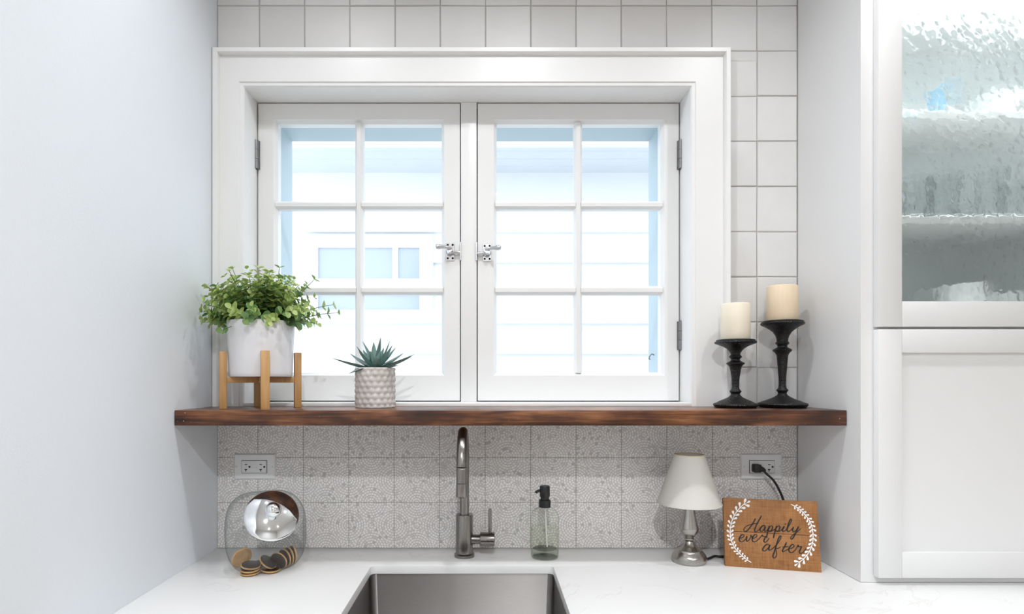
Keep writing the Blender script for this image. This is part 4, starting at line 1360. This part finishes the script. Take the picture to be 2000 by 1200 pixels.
def round_leaf(cup_, asp):
    vs = [(0, 0, 0)]
    n = 8
    for k in range(n):
        a = 2 * PI * k / n
        x = 0.5 - 0.5 * math.cos(a)
        y = 0.5 * asp * math.sin(a) * (0.85 + 0.15 * math.cos(a))
        z = cup_ * (y * y * 2.0) - 0.12 * (x - 0.3) ** 2
        vs.append((x, y, z))
    vs[0] = (0.5, 0, -0.02 - cup_ * 0.05)
    fs = [(0, 1 + k, 1 + (k + 1) % n) for k in range(n)]
    m = MB().add(vs, fs)
    return m
leafm = [round_leaf(c, a).mesh('leaf', [M['leaf']], smooth=True, angle=180) for c, a in ((0.4, 1.05), (0.6, 0.95), (0.3, 1.1), (0.7, 1.0))]
rnd = random.Random(5)
def ok_point(p):
    w = p + PB
    return w.x > XL + 0.012 and w.y < -0.046 and w.y > -0.235 and not (math.hypot(p.x, p.y) < 0.085 and p.z < PH - 0.01)
def stem_path(phi, el, L, droop):
    a = Vector((math.cos(phi), math.sin(phi) * 0.62, 0))
    p = Vector((a.x * rnd.uniform(0.01, 0.055), a.y * rnd.uniform(0.01, 0.055), PH - 0.012))
    d = (a * math.cos(el) + Vector((0, 0, math.sin(el)))).normalized()
    pts = [p.copy()]
    n = 9
    for i in range(n):
        p = p + d * (L / n)
        d = (d + Vector((0, 0, -droop / n)) + Vector((rnd.uniform(-.08, .08), rnd.uniform(-.05, .05), rnd.uniform(-.05, .05)))).normalized()
        pts.append(p.copy())
    return pts
def leaf_frames(pts, nodes, s0, s1):
    """(position, outward dir, up, size, t) pairs along a stem"""
    out = []
    n = len(pts)
    for k in range(nodes):
        t = 0.30 + 0.70 * k / max(1, nodes - 1)
        f = t * (n - 1)
        i = min(int(f), n - 2)
        p = pts[i].lerp(pts[i + 1], f - i)
        tg = (pts[i + 1] - pts[i]).normalized()
        side = tg.cross(Vector((0, 0, 1)))
        side = side.normalized() if side.length > 0.05 else Vector((1, 0, 0))
        b = tg.cross(side).normalized()
        tw = k * PI / 2 * 0.9 + rnd.uniform(-.4, .4)
        o1 = side * math.cos(tw) + b * math.sin(tw)
        size = s0 + (s1 - s0) * t
        for s_ in (-1, 1):
            dr = (o1 * s_ + tg * rnd.uniform(0.25, 0.7)).normalized()
            out.append((p, dr, tg, size * rnd.uniform(0.85, 1.15), t))
    return out
def leaf_matrix(p, dr, tg, size):
    x = dr
    z = (tg + Vector((0, 0, 0.3)) - x * (tg + Vector((0, 0, 0.3))).dot(x))
    z = z.normalized() if z.length > 0.01 else Vector((0, 0, 1))
    y = z.cross(x)
    R_ = Matrix((x, y, z)).transposed().to_4x4()
    return Matrix.Translation(p) @ R_ @ Matrix.Scale(size, 4)
def lerp3(a, b, t): return tuple(a[i] + (b[i] - a[i]) * t for i in range(3))
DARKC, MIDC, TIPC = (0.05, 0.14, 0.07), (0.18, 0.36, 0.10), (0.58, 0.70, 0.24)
SPR = [(PI + 0.15, 0.35, 0.165, 0.45), (PI - 0.2, 0.55, 0.16, 0.5), (PI + 0.5, 0.15, 0.14, 0.4), (PI + 0.1, 0.8, 0.16, 0.35), (PI - 0.1, 1.05, 0.15, 0.2), (-0.1, 0.35, 0.15, 0.35), (0.15, 0.55, 0.16, 0.35), (-0.4, 0.2, 0.13, 0.45), (0.1, 0.85, 0.16, 0.3),
       (-1.57, 0.3, 0.10, 0.9), (-1.9, 0.1, 0.09, 0.8), (-1.2, 0.2, 0.09, 0.8), (-2.3, 0.45, 0.12, 0.6), (-0.8, 0.45, 0.12, 0.6)]
for k in range(22):
    SPR.append((rnd.uniform(0, 2 * PI), rnd.uniform(0.75, 1.5), rnd.uniform(0.115, 0.155), rnd.uniform(0.05, 0.3)))
nleaf = 0
for (phi, el, L, dp) in SPR:
    pts = stem_path(phi, el, L, dp)
    keep = []
    for p in pts:
        w = p + PB
        if w.x < XL + 0.02: break
        q = p.copy()
        q.y = max(min(w.y, -0.058), -0.222) - PB.y
        keep.append(q)
    pts = keep
    if len(pts) < 4: continue
    stm = MB().tube(pts, [0.0016 - 0.001 * i / len(pts) for i in range(len(pts))], 6).build('stem', M['stem'], plant, smooth=True)
    lightness = rnd.uniform(0.5, 1.2)
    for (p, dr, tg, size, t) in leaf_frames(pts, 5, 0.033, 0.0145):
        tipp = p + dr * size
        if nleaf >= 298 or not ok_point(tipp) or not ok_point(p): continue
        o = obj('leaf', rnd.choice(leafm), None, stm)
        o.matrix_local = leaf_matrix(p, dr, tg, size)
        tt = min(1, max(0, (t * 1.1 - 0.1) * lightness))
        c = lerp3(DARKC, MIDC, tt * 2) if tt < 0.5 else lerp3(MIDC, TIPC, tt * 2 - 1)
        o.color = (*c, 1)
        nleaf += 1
# the many smaller leaves between, too many to count
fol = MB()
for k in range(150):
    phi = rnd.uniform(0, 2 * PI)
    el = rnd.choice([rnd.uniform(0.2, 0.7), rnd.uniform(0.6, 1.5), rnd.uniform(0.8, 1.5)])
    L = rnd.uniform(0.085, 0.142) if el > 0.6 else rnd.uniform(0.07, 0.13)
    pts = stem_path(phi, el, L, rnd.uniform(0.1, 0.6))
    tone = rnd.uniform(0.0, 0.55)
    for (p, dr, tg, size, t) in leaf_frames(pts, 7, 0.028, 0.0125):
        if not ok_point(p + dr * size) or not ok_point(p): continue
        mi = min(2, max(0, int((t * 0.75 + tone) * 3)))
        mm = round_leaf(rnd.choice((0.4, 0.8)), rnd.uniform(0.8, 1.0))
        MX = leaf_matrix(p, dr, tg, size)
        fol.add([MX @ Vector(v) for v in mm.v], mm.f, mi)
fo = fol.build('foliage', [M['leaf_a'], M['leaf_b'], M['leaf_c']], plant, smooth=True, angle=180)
fo['kind'] = 'stuff'

# ================================================================== SUCCULENT
cy_ = -0.081
su = empty('potted_succulent', (X_(733, cy_), cy_, SHT))
tag(su, 'spiky blue green succulent in a faceted pale concrete pot', 'potted plant')
def faceted():
    m = MB()
    n, rows = 72, 42
    H, r = 0.1025, 0.0515
    cols_, p = 18, 2 * PI * 0.0515 / 18          # honeycomb of 18 cells around
    rp = p * 0.80
    def height(a, z):
        best = 9
        i0 = int(round(z / rp))
        for i in (i0 - 1, i0, i0 + 1):
            u = a * 0.0515 / p - 0.5 * (i % 2)
            du = (u - round(u)) * p
            best = min(best, math.hypot(du, z - i * rp))
        return max(0.0, 1 - best / (p * 0.60))
    vs, fs = [], []
    for i in range(rows + 1):
        z = H * i / rows
        for k in range(n):
            a = 2 * PI * k / n
            edge = 0.0 if i in (0, rows) else 1.0
            rr_ = r - 0.0042 + 0.0046 * min(1, height(a, z) * 1.5) * edge + (0.0018 if edge == 0 else 0)
            vs.append((rr_ * math.cos(a), rr_ * math.sin(a), z))
    for i in range(rows):
        for k in range(n):
            k2 = (k + 1) % n
            fs.append((i * n + k, i * n + k2, (i + 1) * n + k2, (i + 1) * n + k))
    b = len(vs)
    for (rad, z) in ((0.0455, H), (0.045, H - 0.012)):
        for k in range(n):
            a = 2 * PI * k / n
            vs.append((rad * math.cos(a), rad * math.sin(a), z))
    for k in range(n):
        k2 = (k + 1) % n
        fs.append((rows * n + k, rows * n + k2, b + k2, b + k))
        fs.append((b + k, b + k2, b + n + k2, b + n + k))
    fs.append(tuple(b + n + k for k in range(n))); fs.append(tuple(range(n - 1, -1, -1)))
    m.add(vs, fs)
    return m.build('pot', M['concrete'], su, smooth=True, angle=180)
faceted()
MB().lathe([(0.0454, 0.0915), (0.03, 0.096), (0.0001, 0.098)], 24).build('soil', M['soil'], su, smooth=True)
def blade(L, W, phi, el, curl, z0):
    n = 9
    d = Vector((math.cos(phi) * math.cos(el), math.sin(phi) * math.cos(el), math.sin(el)))
    side = Vector((-math.sin(phi), math.cos(phi), 0))
    p = Vector((math.cos(phi) * 0.006, math.sin(phi) * 0.006, z0))
    vs, fs = [], []
    for i in range(n + 1):
        t = i / n
        w = W * (0.55 + 1.5 * t - 0.6 * t) * (1 - t) ** 0.75 * 1.15 if t < 1 else 0.0002
        w = W * (0.5 + 0.5 * math.sin(min(1, t / 0.42) * PI / 2)) * (1 - max(0, (t - 0.35) / 0.65) ** 1.5) + 0.0002
        up = side.cross(d).normalized() * -1
        if up.z < 0: up = -up
        th = 0.28 * w
        vs += [p - side * w + up * w * 0.35, p + up * (-th * 0.2), p + side * w + up * w * 0.35, p - up * th]
        p = p + d * (L / n)
        ang = curl / n
        d = (d * math.cos(ang) + up * math.sin(ang)).normalized()
    for i in range(n):
        a, b = i * 4, i * 4 + 4
        for k in range(4): fs.append((a + k, a + (k + 1) % 4, b + (k + 1) % 4, b + k))
    fs.append((3, 2, 1, 0)); fs.append((n * 4, n * 4 + 1, n * 4 + 2, n * 4 + 3))
    return MB().add(vs, fs)
BL = [(PI + 0.15, 0.20, 0.105, 0.15), (PI - 0.5, 0.35, 0.09, 0.3), (PI + 0.6, 0.05, 0.065, -0.5), (-2.2, 0.10, 0.075, -0.55), (0.12, 0.28, 0.10, 0.25), (-0.2, 0.22, 0.098, 0.25), (0.55, 0.4, 0.085, 0.3), (-0.6, 0.12, 0.075, 0.0), (-1.3, 0.35, 0.06, 0.2),
      (1.6, 0.5, 0.08, 0.3), (2.3, 0.6, 0.08, 0.3), (PI + 0.1, 0.85, 0.075, 0.2), (2.7, 1.15, 0.082, -0.1), (2.0, 1.3, 0.072, 0.2), (0.9, 1.35, 0.085, 0.15), (0.2, 1.05, 0.085, 0.25), (-0.3, 0.75, 0.078, 0.45), (-1.9, 1.05, 0.05, 0.2), (-1.0, 0.9, 0.052, 0.3), (-2.6, 0.75, 0.06, 0.2), (0.5, 0.75, 0.08, 0.2), (1.2, 0.9, 0.07, 0.2)]
for i, (ph, el, L, cu) in enumerate(BL):
    blade(L * (1.02 if el < 0.5 else 0.95), 0.012 if el < 0.9 else 0.0095, ph, el, cu, 0.098 + 0.004 * el).build('leaf', M['agave'], su, smooth=True, angle=60)

# ================================================================== CANDLES
def holder(px, cyy, ccx, profile, label, cprof, wax_, clabel):
    s_ = sc_at(cyy)
    k = 1 / 3.3333 / s_
    X = X_(px, cyy)
    t = empty('candle_holder', (X, cyy, SHT))
    tag(t, label, 'candle holder', 'black candle holders')
    P = [(hw * k, (995 - cy) * k) for cy, hw in profile]
    i1 = next(i for i, (cy, hw) in enumerate(profile) if cy <= 912)
    i2 = next(i for i, (cy, hw) in enumerate(profile) if cy <= (545 if cprof[0] < 450 else 645))
    MB().lathe([(0.0001, 0)] + P[:i1 + 1], 48).build('base', M['iron'], t, smooth=True, angle=40)
    MB().lathe(P[i1:i2 + 1], 40).build('stem', M['iron'], t, smooth=True, angle=40)
    MB().lathe(P[i2:] + [(0.0001, P[-1][1])], 48).build('plate', M['iron'], t, smooth=True, angle=40)
    ztop_ = P[-1][1]
    h = (cprof[0] - cprof[1]) * k
    r = cprof[2] * k
    c = empty('candle', (X + cprof[3] * k, cyy, SHT + ztop_ + 0.0003))
    tag(c, clabel, 'candle', 'pillar candles')
    MB().lathe([(0.0001, 0), (r * 0.97, 0), (r, 0.002), (r * 1.005, h * 0.5), (r, h - 0.003), (r - 0.003, h), (r - 0.008, h - 0.001), (r * 0.4, h - 0.004), (0.0001, h - 0.005)], 48).build('wax', wax_, c, smooth=True, angle=60)
    MB().tube([(0, 0, h - 0.006), (0.0005, 0, h - 0.001), (0.002, 0, h + 0.0005)], 0.0009, 6).build('wick', M['ink'], c)
tall = [(995, 138), (985, 146), (976, 152), (968, 148), (962, 130), (950, 100), (938, 70), (928, 50), (916, 32), (906, 26), (898, 27), (892, 31), (884, 37), (878, 33), (870, 25), (850, 22), (800, 23), (750, 27), (700, 31), (655, 35), (640, 44), (630, 54), (622, 59), (614, 48), (604, 31), (596, 29), (588, 33), (580, 42), (574, 40), (566, 34), (550, 35), (530, 41), (505, 56), (485, 80), (470, 104), (460, 126), (452, 132), (444, 130), (441, 125), (436, 125), (433, 120)]
short = [(995, 124), (985, 133), (977, 138), (969, 135), (962, 116), (950, 94), (938, 66), (928, 46), (916, 32), (906, 27), (898, 30), (890, 38), (882, 32), (874, 25), (860, 22), (800, 25), (750, 33), (728, 38), (718, 46), (710, 56), (704, 57), (698, 44), (688, 29), (680, 27), (672, 34), (665, 40), (658, 36), (650, 29), (640, 31), (625, 40), (610, 54), (595, 80), (585, 104), (578, 124), (572, 130), (566, 128), (562, 120), (556, 120), (553, 116)]
holder(1528, -0.0705, 628, tall, 'taller black turned candle holder beside the cabinet', (432, 205, 94, 0), M['wax_cream'], 'cream pillar candle on the taller holder beside the cabinet')
holder(1436.5, -0.0895, 320, short, 'shorter black turned candle holder beside the window casing', (552, 318, 91, 0), M['wax_ivory'], 'ivory pillar candle on the shorter holder')
